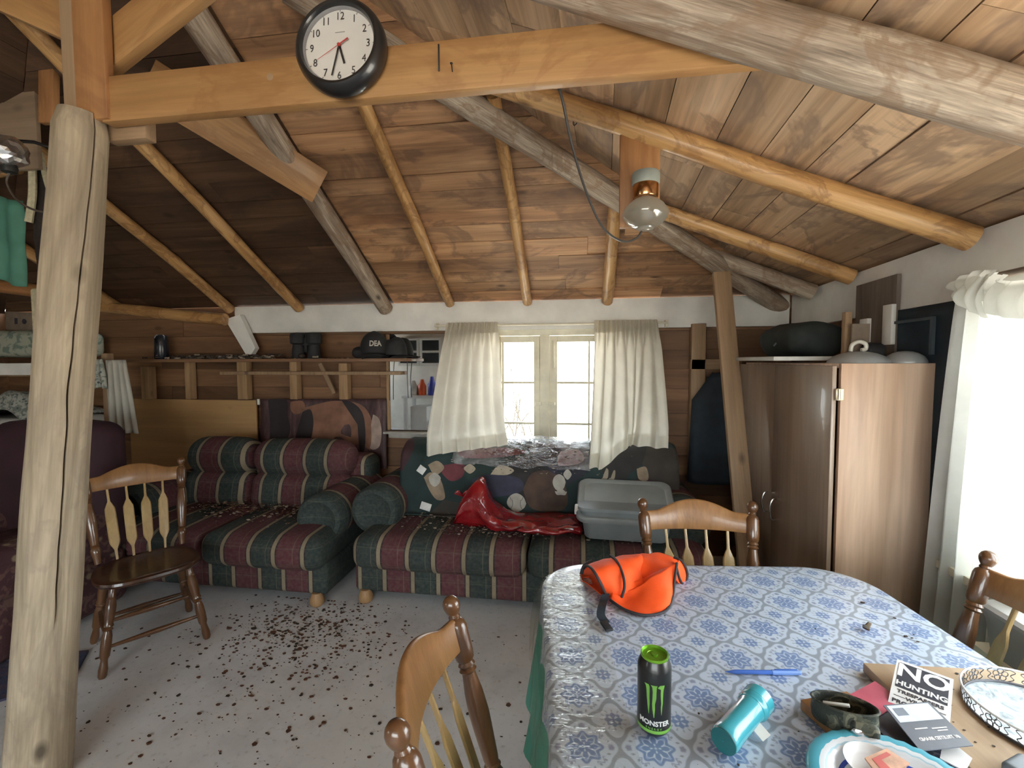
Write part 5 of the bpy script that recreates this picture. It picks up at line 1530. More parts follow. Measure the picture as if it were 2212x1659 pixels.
# paper plate with a bowl and red packet
pc = V((.532, .780, TT + .024))
def ringmat(name, stops):
    t = NT(name); s = t.sep(t.coord()); r = t.math('SQRT', t.math('ADD', t.math('MULTIPLY', s[0], s[0]), t.math('MULTIPLY', s[1], s[1])))
    return t.done(t.ramp(t.math('MULTIPLY', r, 5.), stops, 'CONSTANT'), .35, None, Coat_Weight=.3)
M['plate'] = ringmat('paper_plate', [(0, (.66, .70, .74)), (.435, (.035, .075, .38)), (.465, (.66, .70, .74)), (.54, (.38, .58, .68)), (.555, (.66, .70, .74)), (.60, (.08, .38, .50))])
pe = empty('paper_plate', pc, label='white paper plate with turquoise rim at the near edge of the table', cat='plate')
bm = BM(); n = 72; rr = []
for r, z in ((.001, .002), (.083, .002), (.094, .005), (.104, .013), (.110, .016), (.125, .018), (.136, .0165), (.140, .014)):
    rr.append([V(((r + .0) * math.cos(2 * PI * k / n), r * math.sin(2 * PI * k / n), z + (.0012 * math.cos(PI * k) if r > .1 else 0))) for k in range(n)])
rings(bm, rr, cap0=True, cap1=False); mk('plate_disc', bm, M['plate'], pe, mods=(('solid', .0012),))
bc = onz(1892, 1668, TT + .03)
be = empty('paper_bowl', bc, label='small white paper bowl sitting on the turquoise rimmed plate', cat='bowl')
bm = BM(); lathe(bm, [(.001, .002), (.034, .002), (.038, .004), (.044, .013), (.047, .0145), (.047, .0155), (.0435, .014), (.037, .006), (.034, .004), (.001, .004)], 36, cap0=False, cap1=False); mk('bowl', bm, M['paper'], be)
rp, _ = flat('red_packet', (1868, 1640, 1915, 1620, 1965, 1652, 1905, 1690), TT + .054, TT + .046, plain('packet', (.42, .22, .13), .4, .3, 40), 'orange and red sugar packet leaning over the paper bowl', 'packet', .003)
P2 = _; O2 = sum(P2, V()) / 4
bm = BM(); 
qq = [P2[0].lerp(P2[1], u).lerp(P2[3].lerp(P2[2], u), w) - O2 + V((0, 0, .0034)) for u, w in ((.2, .15), (.85, .15), (.85, .35), (.45, .35), (.45, .8), (.2, .8))]
bm.faces.new([bm.verts.new(p) for p in qq]); mk('red_print', bm, plain('packet_red', (.42, .05, .035), .4), rp, smooth=False)

# round wire tray with flowers
wc = V((.925, 1.005, zb))
wt_ = empty('wire_tray', wc, label='round white wire tray with a flower rail and marbled base on the wood board', cat='tray')
RT_ = .125
M['wire'] = plain('wire_white', (.55, .56, .56), .35, .1, 9)
M['wire_dark'] = plain('wire_dark', (.10, .10, .11), .4, .2, 9, 0, Metallic=.5)
circ = lambda r, z, n=72: [V((r * math.cos(2 * PI * k / n), r * math.sin(2 * PI * k / n), z)) for k in range(n)]
bm = BM(); tube(bm, circ(RT_, .034), .0022, 8, True); mk('top_rim', bm, M['wire'], wt_)
bm = BM(); tube(bm, circ(RT_ - .004, .005), .0024, 8, True); mk('base_rim', bm, M['wire_dark'], wt_)
t = NT('marble'); v = t.coord()
mb = t.done(t.ramp(t.noise(v, 22, 6, .6, 1.5), [(.35, (.20, .25, .28)), (.5, (.46, .52, .56)), (.7, (.60, .65, .68))]), .12)
bm = BM(); lathe(bm, [(.001, .003), (RT_ - .005, .003), (RT_ - .005, .001), (.001, .001)], 60, cap0=False, cap1=False); mk('marbled_base', bm, mb, wt_)
bm = BM(); nf_ = 13
for k in range(nf_):
    a0 = 2 * PI * k / nf_
    def onw(da, z): return V(((RT_ - .002) * math.cos(a0 + da), (RT_ - .002) * math.sin(a0 + da), z))
    for j in range(5):
        an = 2 * PI * j / 5 + PI / 2
        px_, pz_ = .0085 * math.cos(an), .0085 * math.sin(an)
        pts = [onw((px_ + .0058 * math.cos(x_)) / RT_, .0195 + pz_ * 1.0 + .0058 * math.sin(x_)) for x_ in [2 * PI * i / 10 for i in range(10)]]
        tube(bm, pts, .0009, 5, True)
    tube(bm, [onw(.0035 * math.cos(x_) / RT_, .0195 + .0035 * math.sin(x_)) for x_ in [2 * PI * i / 8 for i in range(8)]], .0009, 5, True)
    for sx in (-1, 1):
        tube(bm, smoothpts([onw(sx * .014 / RT_, .006), onw(sx * .024 / RT_, .012), onw(sx * .018 / RT_, .02), onw(sx * .026 / RT_, .028), onw(sx * .016 / RT_, .033)], 4), .0009, 5)
mk('flower_rail', bm, M['wire_dark'], wt_)
# things at the near corner
q = onz(2165, 1662, zb)
g = empty('grey_box', q + V((.02, -.02, 0)), (0, 0, .5), label='small grey plastic gadget at the near edge of the wood board beside the tray', cat='gadget')
bm = BM(); rcube(bm, (0, 0, .014), (.06, .045, .028), .008); mk('gadget_body', bm, plain('gadget_grey', (.14, .17, .20), .4), g)
bm = BM(); box(bm, (.035, -.015, .01), (.05, .03, .018), bev=.003); mk('gadget_clip', bm, M['ink'], g)
flat('envelope', (2040, 1592, 2100, 1640, 2085, 1668, 2030, 1640), zb + .001, zb + .001, M['paper'], 'white envelope under the leaflet beside the wire tray', 'envelope')
bm = BM()
a_, b_ = onz(1928, 1542, zb + .03), onz(1985, 1540, zb + .028)
# crumbs and a dead moth
bm = BM()
for px, py in ((1935, 1335), (1955, 1375), (1968, 1377), (1985, 1388), (1935, 1520), (2000, 1490), (2092, 1480), (1865, 1300)):
    flakes(bm, 1, lambda: (onz(px + rnd(-3, 3), py + rnd(-2, 2), TT + .0005), None), .004, .008, .4, 0)
flakes(bm, 60, lambda: (V((rnd(.1, 1.0), rnd(.8, 1.6), TT + .0004)), None), .001, .003, .4, 0)
flakes(bm, 40, lambda: (V((rnd(.72, .98), rnd(.85, 1.18), zb + .0004)), None), .002, .006, .4, 0)
mk('table_crumbs', bm, M['chaff_dark'], smooth=False, label='dark crumbs and husks scattered on the tablecloth and wood board', cat='crumbs', kind='stuff')
q = onz(1872, 1362, TT)
mo_ = empty('dead_moth', q, (0, 0, .6), label='small brown dead moth on the far part of the tablecloth', cat='moth')
bm = BM(); lathe(bm, [(.0005, 0), (.003, .003), (.0035, .008), (.003, .014), (.0015, .018)], 10, Matrix.Translation((0, -.008, .005)) @ Matrix.Rotation(-PI / 2, 4, 'X')); mk('body', bm, M['chaff_rust'], mo_)
for sx in (-1, 1):
    bm = BM(); sheet(bm, 4, 4, lambda u, w: V((sx * (.002 + .011 * u), -.006 + .016 * w * (1 - .4 * u), .006 + .014 * u))); mk('wing', bm, M['chaff_pale'], mo_, mods=(('solid', .0004),))

# crumpled orange vest
M['orange'] = plain('blaze_orange', (.95, .095, .008), .75, .10, 14, .15)
M['piping'] = plain('dark_piping', (.028, .024, .028), .7, .2)
vo = onz(1370, 1300, TT)
vest = empty('orange_vest', vo, label='crumpled blaze orange cloth vest with dark edging on the table', cat='vest')
def P3(px, py, Y): return ony(px, py, Y) - vo
def surf(nm, rows, mat, k=6, thick=.003, jit=.006, seed=1):
    """cloth through rows of guide points"""
    R_ = [smoothpts(r, k) for r in rows]
    cols = list(zip(*R_)); cols = [smoothpts(list(c), k) for c in cols]
    bm = BM(); vv = [[bm.verts.new(p + V((1, 1, 1)) * 0 + V((0, jit * noise.noise(p * 28 + V((seed, 0, 0))), jit * noise.noise(p * 24 + V((0, seed, 0)))))) for p in c] for c in cols]
    for a, b in zip(vv, vv[1:]):
        for i in range(len(a) - 1): bm.faces.new((a[i], a[i + 1], b[i + 1], b[i]))
    o = mk(nm, bm, mat, vest, angle=None, mods=(('solid', thick),))
    return cols
def edge(pts, r=.0042, nm='edging'):
    bm = BM(); tube(bm, smoothpts(pts, 6), r, 8); mk(nm, bm, M['piping'], vest)
zt_ = TT + .004
def PZ(px, py, z=None): return onz(px, py, zt_ if z is None else z) - vo
# front flap: from the ridge down to the rounded hem on the table
ridge = [P3(1315, 1242, 1.47), P3(1345, 1275, 1.44), P3(1385, 1262, 1.45), P3(1430, 1232, 1.47), P3(1462, 1216, 1.49)]
mid = [P3(1322, 1275, 1.44), P3(1350, 1295, 1.415), P3(1390, 1290, 1.41), P3(1432, 1272, 1.43), P3(1455, 1255, 1.46)]
low = [PZ(1318, 1297), PZ(1350, 1318), PZ(1395, 1330), PZ(1438, 1320), PZ(1452, 1290)]
surf('front_flap', [ridge, mid, low], M['orange'], seed=3)
edge([p + V((0, -.003, .003)) for p in low] + [mid[4] + V((.002, -.004, 0)), ridge[4] + V((0, -.003, .002))])
# rolled side with its dark opening
r0 = [P3(1258, 1232, 1.60), P3(1290, 1212, 1.62), P3(1330, 1204, 1.62), P3(1372, 1198, 1.63), P3(1384, 1197, 1.64)]
r1 = [P3(1268, 1222, 1.52), P3(1300, 1214, 1.54), P3(1340, 1208, 1.55), P3(1376, 1206, 1.57), P3(1388, 1210, 1.58)]
r2 = [P3(1282, 1232, 1.45), P3(1310, 1226, 1.47), P3(1348, 1226, 1.49), P3(1376, 1228, 1.52), P3(1386, 1236, 1.54)]
r3 = [P3(1300, 1262, 1.43), P3(1322, 1258, 1.435), P3(1350, 1260, 1.45), P3(1368, 1262, 1.46), P3(1388, 1252, 1.48)]
r4 = [P3(1312, 1292, 1.435), P3(1330, 1296, 1.425), P3(1346, 1290, 1.43), P3(1360, 1276, 1.44), P3(1392, 1264, 1.46)]
surf('rolled_side', [r0, r1, r2, r3, r4], M['orange'], seed=8)
edge([P3(1318, 1200, 1.57), P3(1332, 1212, 1.52), P3(1345, 1240, 1.46), P3(1349, 1268, 1.43), P3(1342, 1292, 1.42)], .0045)
edge([r0[0], r1[0], r2[0] + V((0, -.004, 0)), r3[0] + V((-.002, -.004, 0)), r4[0]], .0045)
# inside of the opening
i0 = [P3(1256, 1236, 1.58), P3(1268, 1252, 1.55), P3(1290, 1265, 1.50), P3(1308, 1282, 1.46)]
i1 = [PZ(1254, 1252), PZ(1270, 1264), PZ(1292, 1278), PZ(1310, 1292)]
surf('inner_lining', [[P3(1275, 1224, 1.58), P3(1292, 1235, 1.56), P3(1305, 1250, 1.52), P3(1316, 1270, 1.48)], i0, i1], plain('orange_inside', (.55, .075, .02), .8, .3), seed=5)
edge([P3(1280, 1212, 1.60), P3(1262, 1222, 1.58), P3(1254, 1246, 1.57)], .006)
# far hump folded over
b0 = [P3(1384, 1198, 1.66), P3(1410, 1194, 1.68), P3(1440, 1199, 1.68), P3(1468, 1212, 1.66)]
b1 = [P3(1378, 1206, 1.60), P3(1400, 1202, 1.61), P3(1432, 1206, 1.61), P3(1466, 1222, 1.60)]
b2 = [P3(1380, 1232, 1.54), P3(1402, 1224, 1.55), P3(1432, 1222, 1.55), P3(1460, 1224, 1.55)]
b3 = [P3(1388, 1256, 1.50), P3(1404, 1246, 1.50), P3(1430, 1236, 1.51), P3(1456, 1228, 1.52)]
surf('far_fold', [b0, b1, b2, b3], M['orange'], seed=12, jit=.006)
e0 = [P3(1466, 1210, 1.60), P3(1478, 1222, 1.60), P3(1484, 1243, 1.60)]
e1 = [P3(1462, 1220, 1.54), P3(1470, 1240, 1.56), P3(1480, 1254, 1.58)]
e2 = [P3(1458, 1250, 1.52), P3(1464, 1258, 1.54), P3(1474, 1266, 1.57)]
surf('end_fold', [e0, e1, e2], M['orange'], seed=15)
surf('centre_fold', [[P3(1330, 1250, 1.46), P3(1350, 1258, 1.46), P3(1390, 1250, 1.49), P3(1430, 1230, 1.52), P3(1458, 1224, 1.54)], [P3(1328, 1268, 1.45), P3(1356, 1277, 1.44), P3(1392, 1266, 1.455), P3(1432, 1238, 1.48), P3(1460, 1222, 1.50)]], M['orange'], seed=21, jit=.002)
edge([P3(1455, 1204, 1.61), P3(1470, 1210, 1.60), P3(1481, 1224, 1.59), P3(1485, 1245, 1.59), P3(1477, 1262, 1.565), P3(1468, 1250, 1.54), P3(1462, 1228, 1.525)], .0042)
back0 = [P3(1260, 1240, 1.66), P3(1330, 1215, 1.69), P3(1400, 1205, 1.72), P3(1470, 1222, 1.69)]
back1 = [PZ(1262, 1245), PZ(1330, 1235), PZ(1400, 1232), PZ(1475, 1240)]
surf('back_flap', [back0, back1], M['orange'], seed=18)
bm = BM()
sp = smoothpts([P3(1308, 1285, 1.42), P3(1304, 1300, 1.39) , PZ(1300, 1312, TT + .018), PZ(1298, 1330, TT + .012), PZ(1308, 1345, TT + .004)], 5)
for a, b in zip(sp, sp[1:]): pass
wd_ = V((.012, .003, 0))
rr = [[p - wd_, p + wd_, p + wd_ + V((0, .002, .002)), p - wd_ + V((0, .002, .002))] for p in sp]; rings(bm, rr); mk('strap', bm, M['navy'], vest)
bm = BM(); q = PZ(1310, 1352, TT + .006); box(bm, q, (.022, .045, .008), Matrix.Translation(q) @ Matrix.Rotation(.35, 4, 'Z') @ Matrix.Translation(-q), bev=.003); mk('buckle', bm, M['black'], vest)

# ------------------------------------------------------------------ lamp on its board, cord, clock
LB = board('lamp_board', (.2475, 1.945, 2.055), (.2475, 1.945, 2.515), .158, .03, (1, 0, 0), M['lumber_red'], 'short reddish board hanging from the pole rafter and carrying the glass lamp', 'board')
lp_ = ony(1394, 463, 1.86)
lam = empty('globe_lamp', lp_, label='glass globe lamp with copper neck fixed to the hanging board', cat='lamp')
t = NT('lamp_glass')
g1 = t.n('BsdfTransparent', {0: (.86, .87, .86)}); g2 = t.n('BsdfGlossy', {0: (1, 1, 1), 'Roughness': .05}); d1 = t.n('BsdfTranslucent', {0: (.8, .78, .72)})
lw = t.n('LayerWeight', {0: .35}, 1)
s = t.t.nodes.new('ShaderNodeMixShader'); t.put(s.inputs[0], t.math('MULTIPLY_ADD', lw, .55, .12, True)); t.t.links.new(g1, s.inputs[1]); t.t.links.new(g2, s.inputs[2])
s2_ = t.t.nodes.new('ShaderNodeMixShader'); s2_.inputs[0].default_value = .42; t.t.links.new(s.outputs[0], s2_.inputs[1]); t.t.links.new(d1, s2_.inputs[2]); t.t.links.new(s2_.outputs[0], t.out.inputs[0])
bm = BM(); lathe(bm, [(.036, .058), (.050, .050), (.070, .033), (.084, .012), (.0865, .0), (.082, -.014), (.064, -.034), (.046, -.047), (.034, -.051), (.031, -.056), (.001, -.058)], 40, cap0=False, cap1=False); mk('globe', bm, t.m, lam, mods=(('solid', .002),))
M['copper'] = metal('copper', (.62, .33, .15), .18)
bm = BM(); lathe(bm, [(.036, .060), (.046, .062), (.048, .066), (.048, .112), (.046, .118)], 30); mk('neck', bm, M['copper'], lam)
bm = BM(); lathe(bm, [(.050, .112), (.053, .118), (.054, .150), (.050, .158), (.001, .160)], 30); mk('socket_cap', bm, plain('porcelain_grey', (.27, .29, .26), .6, .15), lam)
bm = BM(); box(bm, (.006, .05, .130), (.05, .05, .04), bev=.004); mk('arm', bm, M['copper'], lam)
bm = BM(); lathe(bm, [(.012, .045), (.016, .03), (.022, .0), (.021, -.015), (.012, -.026), (.001, -.028)], 20); mk('bulb', bm, plain('bulb_white', (.7, .68, .62), .3), lam)
cp = [ony(1207, 187, 1.34), ony(1217, 225, 1.40), ony(1230, 290, 1.46), ony(1250, 365, 1.55), ony(1272, 430, 1.65), ony(1298, 485, 1.74), ony(1325, 512, 1.80), ony(1352, 522, 1.83), ony(1375, 514, 1.85), ony(1386, 500, 1.86)]
bm = BM(); tube(bm, smoothpts(cp, 6), .0042, 8); mk('drooping_cable', bm, plain('cord_grey', (.05, .048, .045), .35, .2), label='dark cord drooping from the tie beam to the bottom of the globe lamp', cat='cord')
hk = onrt(1238, 255, .012); bm = BM(); tube(bm, smoothpts([hk + V((0, 0, .02)), hk + V((0, 0, -.02)), hk + V((.004, -.006, -.035)), hk + V((.014, -.01, -.032)), hk + V((.018, -.01, -.02))], 4), .0018, 6); mk('wire_hook', bm, M['dark_metal'], label='small wire hook in the roof boards beside the lamp cord', cat='hook')
for k, (px, py, Y, dx, dz) in enumerate(((975, 137, 1.29, .006, -.03), (1668, 120, 1.34, .0, -.05))):
    p = ony(px, py, Y); bm = BM(); tube(bm, [p, p + V((dx, -.012, dz))], .0016, 6); tube(bm, [p + V((-.0003, .001, 0)), p + V((0, -.001, .001))], .004, 8)
    mk('bent_nail', bm, M['dark_metal'], label=('bent nail in the face of the tie beam beside the clock', 'bent nail hanging from the thick grey log')[k], cat='nail')

CC = ony(733, 98, 1.262)
ck = empty('wall_clock', CC, (math.radians(-4), 0, 0), label='round black wall clock with a white dial hanging on the tie beam', cat='clock')
CR = .1345
Mc = Matrix.Rotation(PI / 2, 4, 'X')       # local z -> -Y (towards the room)
bm = BM(); lathe(bm, [(CR * .80, -.035), (CR * .98, -.032), (CR, -.02), (CR * .995, -.004), (CR * .96, .012), (CR * .90, .020), (CR * .84, .018), (CR * .80, .008), (CR * .795, -.004)], 72, Mc, cap1=False); mk('case', bm, plain('clock_black', (.012, .012, .013), .3, .2, 20, 0, Coat_Weight=.4), ck)
bm = BM(); lathe(bm, [(.001, -.003), (CR * .80, -.003)], 60, Mc, cap0=False, cap1=False); mk('dial', bm, plain('dial_white', (.70, .69, .66), .5, .03), ck)
bm = BM(); lathe(bm, [(CR * .815, .006), (CR * .80, .0085), (CR * .785, .004), (CR * .785, -.003)], 72, Mc, cap0=False, cap1=False); mk('inner_ring', bm, plain('ring_grey', (.25, .25, .26), .3), ck)
bm = BM()
for h in range(1, 13):
    a = PI / 2 - h * PI / 6; r = CR * .64
    merge(bm, textmesh(str(h), CR * .235, .0002, bold=0, xs=.85), Mc @ Matrix.Translation((r * math.cos(a), r * math.sin(a), -.002)))
    r2 = CR * .76
    box(bm, (0, 0, 0), (.0055, .0012, .0006), Mc @ Matrix.Translation((r2 * math.cos(a), r2 * math.sin(a), -.0022)) @ Matrix.Rotation(a, 4, 'Z'))
mk('numerals', bm, plain('numeral_grey', (.035, .035, .035), .5), ck, smooth=False)
bm = BM(); box(bm, (0, CR * .30, -.0022), (CR * .22, .0022, .0004), Mc); mk('maker_line', bm, plain('maker_grey', (.35, .35, .35), .5), ck, smooth=False)
def hand(ang, L, w0, w1, tail, mat, z, nm):
    bm = BM(); a = PI / 2 - ang
    prism(bm, [(-tail, -w0 / 2), (L, -w1 / 2), (L, w1 / 2), (-tail, w0 / 2)], .0008, Mc @ Matrix.Translation((0, 0, z)) @ Matrix.Rotation(a, 4, 'Z')); mk(nm, bm, mat, ck, smooth=False)
hand(math.radians(163), CR * .42, .0062, .0056, .006, M['black'], .0005, 'hour_hand')
hand(math.radians(193.5), CR * .66, .005, .004, .006, M['black'], .002, 'minute_hand')
M['redhand'] = plain('hand_red', (.5, .045, .04), .4)
hand(math.radians(240), CR * .56, .0016, .0008, .0, M['redhand'], .0035, 'second_hand'); hand(math.radians(60), CR * .24, .0028, .0048, .0, M['redhand'], .0036, 'second_hand_tail')
bm = BM(); lathe(bm, [(.0045, 0), (.0045, .006), (.001, .0065)], 16, Mc); mk('hub', bm, M['redhand'], ck)
t = NT('clock_glass'); a = t.n('BsdfTransparent', {0: (1, 1, 1)}); b = t.n('BsdfGlossy', {0: (1, 1, 1), 'Roughness': .03})
s = t.t.nodes.new('ShaderNodeMixShader'); s.inputs[0].default_value = .05; t.t.links.new(a, s.inputs[1]); t.t.links.new(b, s.inputs[2]); t.t.links.new(s.outputs[0], t.out.inputs[0])
bm = BM(); lathe(bm, [(.001, .0125), (CR * .4, .0115), (CR * .80, .0085)], 60, Mc, cap0=False, cap1=False); mk('cover_glass', bm, t.m, ck)
# ------------------------------------------------------------------ bunk corner behind the log post
def floral(name, base, c1, c2, sc=18):
    t = NT(name); v = t.coord()
    vo = t.n('TexVoronoi', {'Vector': v, 'Scale': sc, 'Randomness': 1.})
    n = t.noise(v, sc * 1.3, 4, .6, .8)
    col = t.mix(t.ramp(n, [(.50, 0.), (.56, 1.)]), base, c1)
    col = t.mix(t.ramp(vo, [(.16, 1.), (.26, 0.)]), col, c2)
    return t.done(col, .85, t.noise(v, 150, 2), .2)
M['floral_g'] = floral('floral_green', (.36, .38, .30), (.16, .22, .18), (.34, .32, .12), 11)
M['floral_b'] = floral('floral_blue', (.40, .40, .35), (.17, .20, .17), (.06, .09, .09), 26)
M['maroon'] = plain('maroon_cloth', (.030, .008, .013), .85, .3, 9, .2)
M['floral_r'] = floral('floral_red', (.05, .016, .02), (.10, .05, .042), (.20, .15, .095), 13)
YBK = 3.06
BXC = -4.74
bunk = empty('bunk_bed', (BXC, 3.3, 0), label='two level wooden bunk behind the log post', cat='bunk')
bz1 = ony(40, 800, YBK).z; bz2 = ony(40, 930, YBK).z
def bb(nm, c, s, mat, bev=.004):
    bm = BM(); box(bm, V(c) - V((BXC, 3.3, 0)), s, bev=bev); mk(nm, bm, mat, bunk)
bb('upper_deck', (BXC, 3.31, bz1 - .03), (1.18, .46, .04), M['lumber_dull'])
bb('lower_deck', (BXC, 3.31, bz2 - .06), (1.18, .46, .05), M['lumber_dull'])
xp = ony(223, 760, YBK).x
bb('corner_post', (xp - .0, YBK + .03, .79), (.06, .05, 1.58), M['lumber_dull'])
bb('corner_post', (-5.25, YBK + .03, .79), (.06, .05, 1.58), M['lumber_dull'])
bb('white_rail', (BXC - .05, YBK - .02, bz1 + .01), (1.10, .035, .095), M['white_paint'])
bm = BM(); rcube(bm, (BXC - .02, 3.31, (ony(40, 772, YBK).z + ony(40, 716, YBK).z) / 2 + .01), (1.12, .46, ony(40, 716, YBK).z - ony(40, 772, YBK).z), .05, (.0, .01, .01)); O_ = V((BXC, 3.3, bz1))
for v in bm.verts: v.co -= O_
mk('mattress', bm, M['floral_g'], None, Matrix.Translation(O_), label='green floral mattress on the upper bunk', cat='mattress')
bm = BM(); rcube(bm, (0, 0, .03), (1.12, .46, .14), .05); mk('mattress', bm, M['white_cloth'], None, Matrix.Translation((BXC - .02, 3.31, bz2 - .01)), label='white sheeted mattress on the lower bunk', cat='mattress')
bm = BM()
sheet(bm, 30, 20, lambda u, w: V((-.56 + 1.12 * u, -.26 + .46 * w, .115 + .22 * math.exp(-((u - .62) / .22) ** 2) * (1 - .5 * w) + .03 * n1(u * 6, 3) + .02 * n1(w * 5 + u * 3, 6) - .16 * max(0, .12 - w) / .12)))
mk('quilt', bm, M['floral_b'], None, Matrix.Translation((BXC - .02, 3.31, bz2)), mods=(('solid', .02),), label='blue green flowered quilt heaped on the lower bunk', cat='quilt', angle=None)
# towels on a line at the post
def hangcloth(nm, px0, px1, y0, y1, Y, mat, lb, cat, folds=4, flare=.2):
    a, b = ony(px0, y0, Y), ony(px1, y0, Y); z1 = ony((px0 + px1) / 2, y1, Y).z; wdt = b.x - a.x
    bm = BM()
    sheet(bm, folds * 10, 18, lambda u, w: V((a.x + wdt * (u * (1 + flare * w)), Y + (.012 + .012 * w) * math.sin(folds * 2 * PI * u) + .01 * n1(u * 5 + w, 3), a.z + (z1 - a.z) * w * (1 + .06 * n1(u * 4, 9)))))
    o = V(((a.x + b.x) / 2, Y, z1))
    for v in bm.verts: v.co -= o
    return mk(nm, bm, mat, None, Matrix.Translation(o), mods=(('solid', .006),), label=lb, cat=cat, angle=None)
hangcloth('hanging_towel', 228, 272, 778, 932, 3.0, cloth_mat('towel_grey', (.52, .50, .43), .1), 'greyish white towel hanging beside the bunk post', 'towel', 4, .45)
hangcloth('pillow_case', 198, 222, 776, 838, 2.98, M['floral_b'], 'small flowered cloth hanging beside the greyish white towel', 'cloth', 2, .3)
# shelf box and loft things
Yl = 2.25
bm = BM(); a, b = ony(10, 715, 3.15), ony(76, 674, 3.15)
box(bm, (0, 0, 0), (b.x - a.x, .12, b.z - a.z), bev=.002)
bx_ = empty('cardboard_box', ((a.x + b.x) / 2, 3.22, (a.z + b.z) / 2 + .003), (0, .06, 0), label='small tan cardboard box with a dark stamp on the upper bunk', cat='box'); mk('box_body', bm, M['card'], bx_)
bm = BM(); lathe(bm, [(.022, 0), (.022, .001), (.001, .001)], 16, Matrix.Translation((.03, -.0605, 0)) @ Matrix.Rotation(PI / 2, 4, 'X')); box(bm, (-.05, -.061, .0), (.03, .001, .05)); mk('stamp', bm, M['ink'], bx_)
log('bunk_pole', ony(-60, 612, 2.6), ony(102, 632, 2.6) , .045, .045, M['lumber_red'], 61, 'orange varnished pole above the upper bunk', 'pole')
bm = BM(); a = ony(72, 630, 2.55); b = ony(105, 720, 2.55)
rcube(bm, (0, 0, 0), (b.x - a.x, .05, a.z - b.z + .04), .02); mk('rope_bundle', bm, plain('cream_rope', (.55, .50, .33), .8, .2, 60), None, Matrix.Translation((a + b) / 2), label='cream rope bundle hanging above the upper bunk', cat='rope')
t_ = plain('cream_rope2', (.44, .40, .27), .8, .2, 60)
for k, (q0, q1, lb) in enumerate((((70, 365), (62, 480), 'thick cream strap hanging above the green cloth'), ((88, 330), (118, 445), 'cream strap slanting toward the log post'))):
    bm = BM(); tube(bm, smoothpts([ony(*q0, 2.0), ony((q0[0] + q1[0]) / 2 + (-1) ** k * 4, (q0[1] + q1[1]) / 2, 2.0), ony(*q1, 2.0)], 8), .017 - .006 * k, 8); mk('strap', bm, t_, label=lb, cat='strap')
bm = BM(); a, b = ony(-70, 430, 2.15), ony(58, 608, 2.15)
sheet(bm, 24, 12, lambda u, w: V((a.x + (b.x - a.x) * u, 2.15 + .02 * math.sin(u * 13) + .015 * n1(u * 4 + w * 3, 2), a.z + (b.z - a.z) * w + .03 * math.sin(u * 5))))
O_ = (a + b) / 2
for v in bm.verts: v.co -= O_
mk('green_cloth', bm, plain('sea_green', (.07, .22, .16), .7, .2, 6), None, Matrix.Translation(O_), mods=(('solid', .004),), label='sea green cloth hanging over the bunk at the edge of the picture', cat='cloth', angle=None)
# dark pelt
bm = BM(); p0, p1 = ony(88, 368, 2.05), ony(85, 645, 2.05)
L_ = (p0 - p1).length
rr = []
for i in range(25):
    f = i / 24; wv = .055 * (math.sin(PI * min(1, f * 1.02 + .02)) ** .5) * (1 + .25 * n1(f * 6, 2))
    rr.append([V((wv * math.cos(2 * PI * k / 14) * (1 + .25 * noise.noise(V((k * 1.7, f * 20, 2)))), .028 * math.sin(2 * PI * k / 14), -L_ * f)) for k in range(14)])
rings(bm, rr)
mk('fur_pelt', bm, plain('dark_fur', (.020, .014, .012), .9, .5, 40, .6), None, Matrix.Translation(p0), label='dark furry pelt hanging between the green cloth and the log post', cat='pelt')
log('loft_pole', (-4.6, 2.17, 2.47), (-3.02, 2.13, 2.56), .022, .02, M['pole'], 71, 'thin pole over the bunk from which the sea green cloth hangs', 'pole')
# foil shaded lamp and its cord
fc = ony(18, 328, 1.75)
foil = empty('foil_lamp', fc, label='lamp wrapped in crumpled shiny foil hanging under the loft boards', cat='lamp')
bm = BM(); bmesh.ops.create_icosphere(bm, subdivisions=3, radius=.068)
for v in bm.verts: v.co = V((v.co.x, v.co.y, v.co.z * (1.0 if v.co.z > 0 else .95))) * (1 + .22 * noise.noise(v.co * 26) + .1 * noise.noise(v.co * 60))
mk('foil_shade', bm, metal('foil', (.92, .92, .93), .28), foil, smooth=False)
bm = BM(); lathe(bm, [(.02, -.095), (.028, -.09), (.03, -.07), (.025, -.055)], 16); mk('socket', bm, M['dark_metal'], foil)
bm = BM(); tube(bm, [(0, 0, .05), (0, .10, .09), (0, .215, .10)], .008, 8); mk('arm', bm, M['dark_metal'], foil)
bm = BM(); tube(bm, smoothpts([fc + V((0, 0, -.09)), ony(15, 395, 1.75), ony(35, 430, 1.72), ony(70, 452, 1.66), ony(112, 460, 1.60)], 6), .0045, 7); mk('looped_cable', bm, plain('cord_brown', (.10, .08, .065), .5), label='cord looping from the foil lamp to the log post', cat='cord')
# loft boards
a, b = ony(-60, 120, 1.95), ony(78, 362, 1.95)
bm = BM(); box(bm, ((a.x + b.x) / 2, 1.97, (a.z + b.z) / 2 + .1), (b.x - a.x, .02, a.z - b.z + .2), bev=.002)
for v in bm.verts: v.co -= V(((a.x + b.x) / 2, 1.97, b.z))
mk('loft_boarding', bm, wood('loft_panel', (.16, .105, .065), (.26, .18, .115), (.32, .23, .15), 4, axis='X'), None, Matrix.Translation(((a.x + b.x) / 2, 1.97, b.z)), label='dull tan panel of the loft beyond the foil lamp', cat='panel')
a, b = ony(106, 70, 1.9), ony(106, 268, 1.9)
board('loft_plank', b, a, .085, .03, (1, 0, 0), M['lumber_red'], 'reddish upright loft plank beside the dull tan panel', 'board')
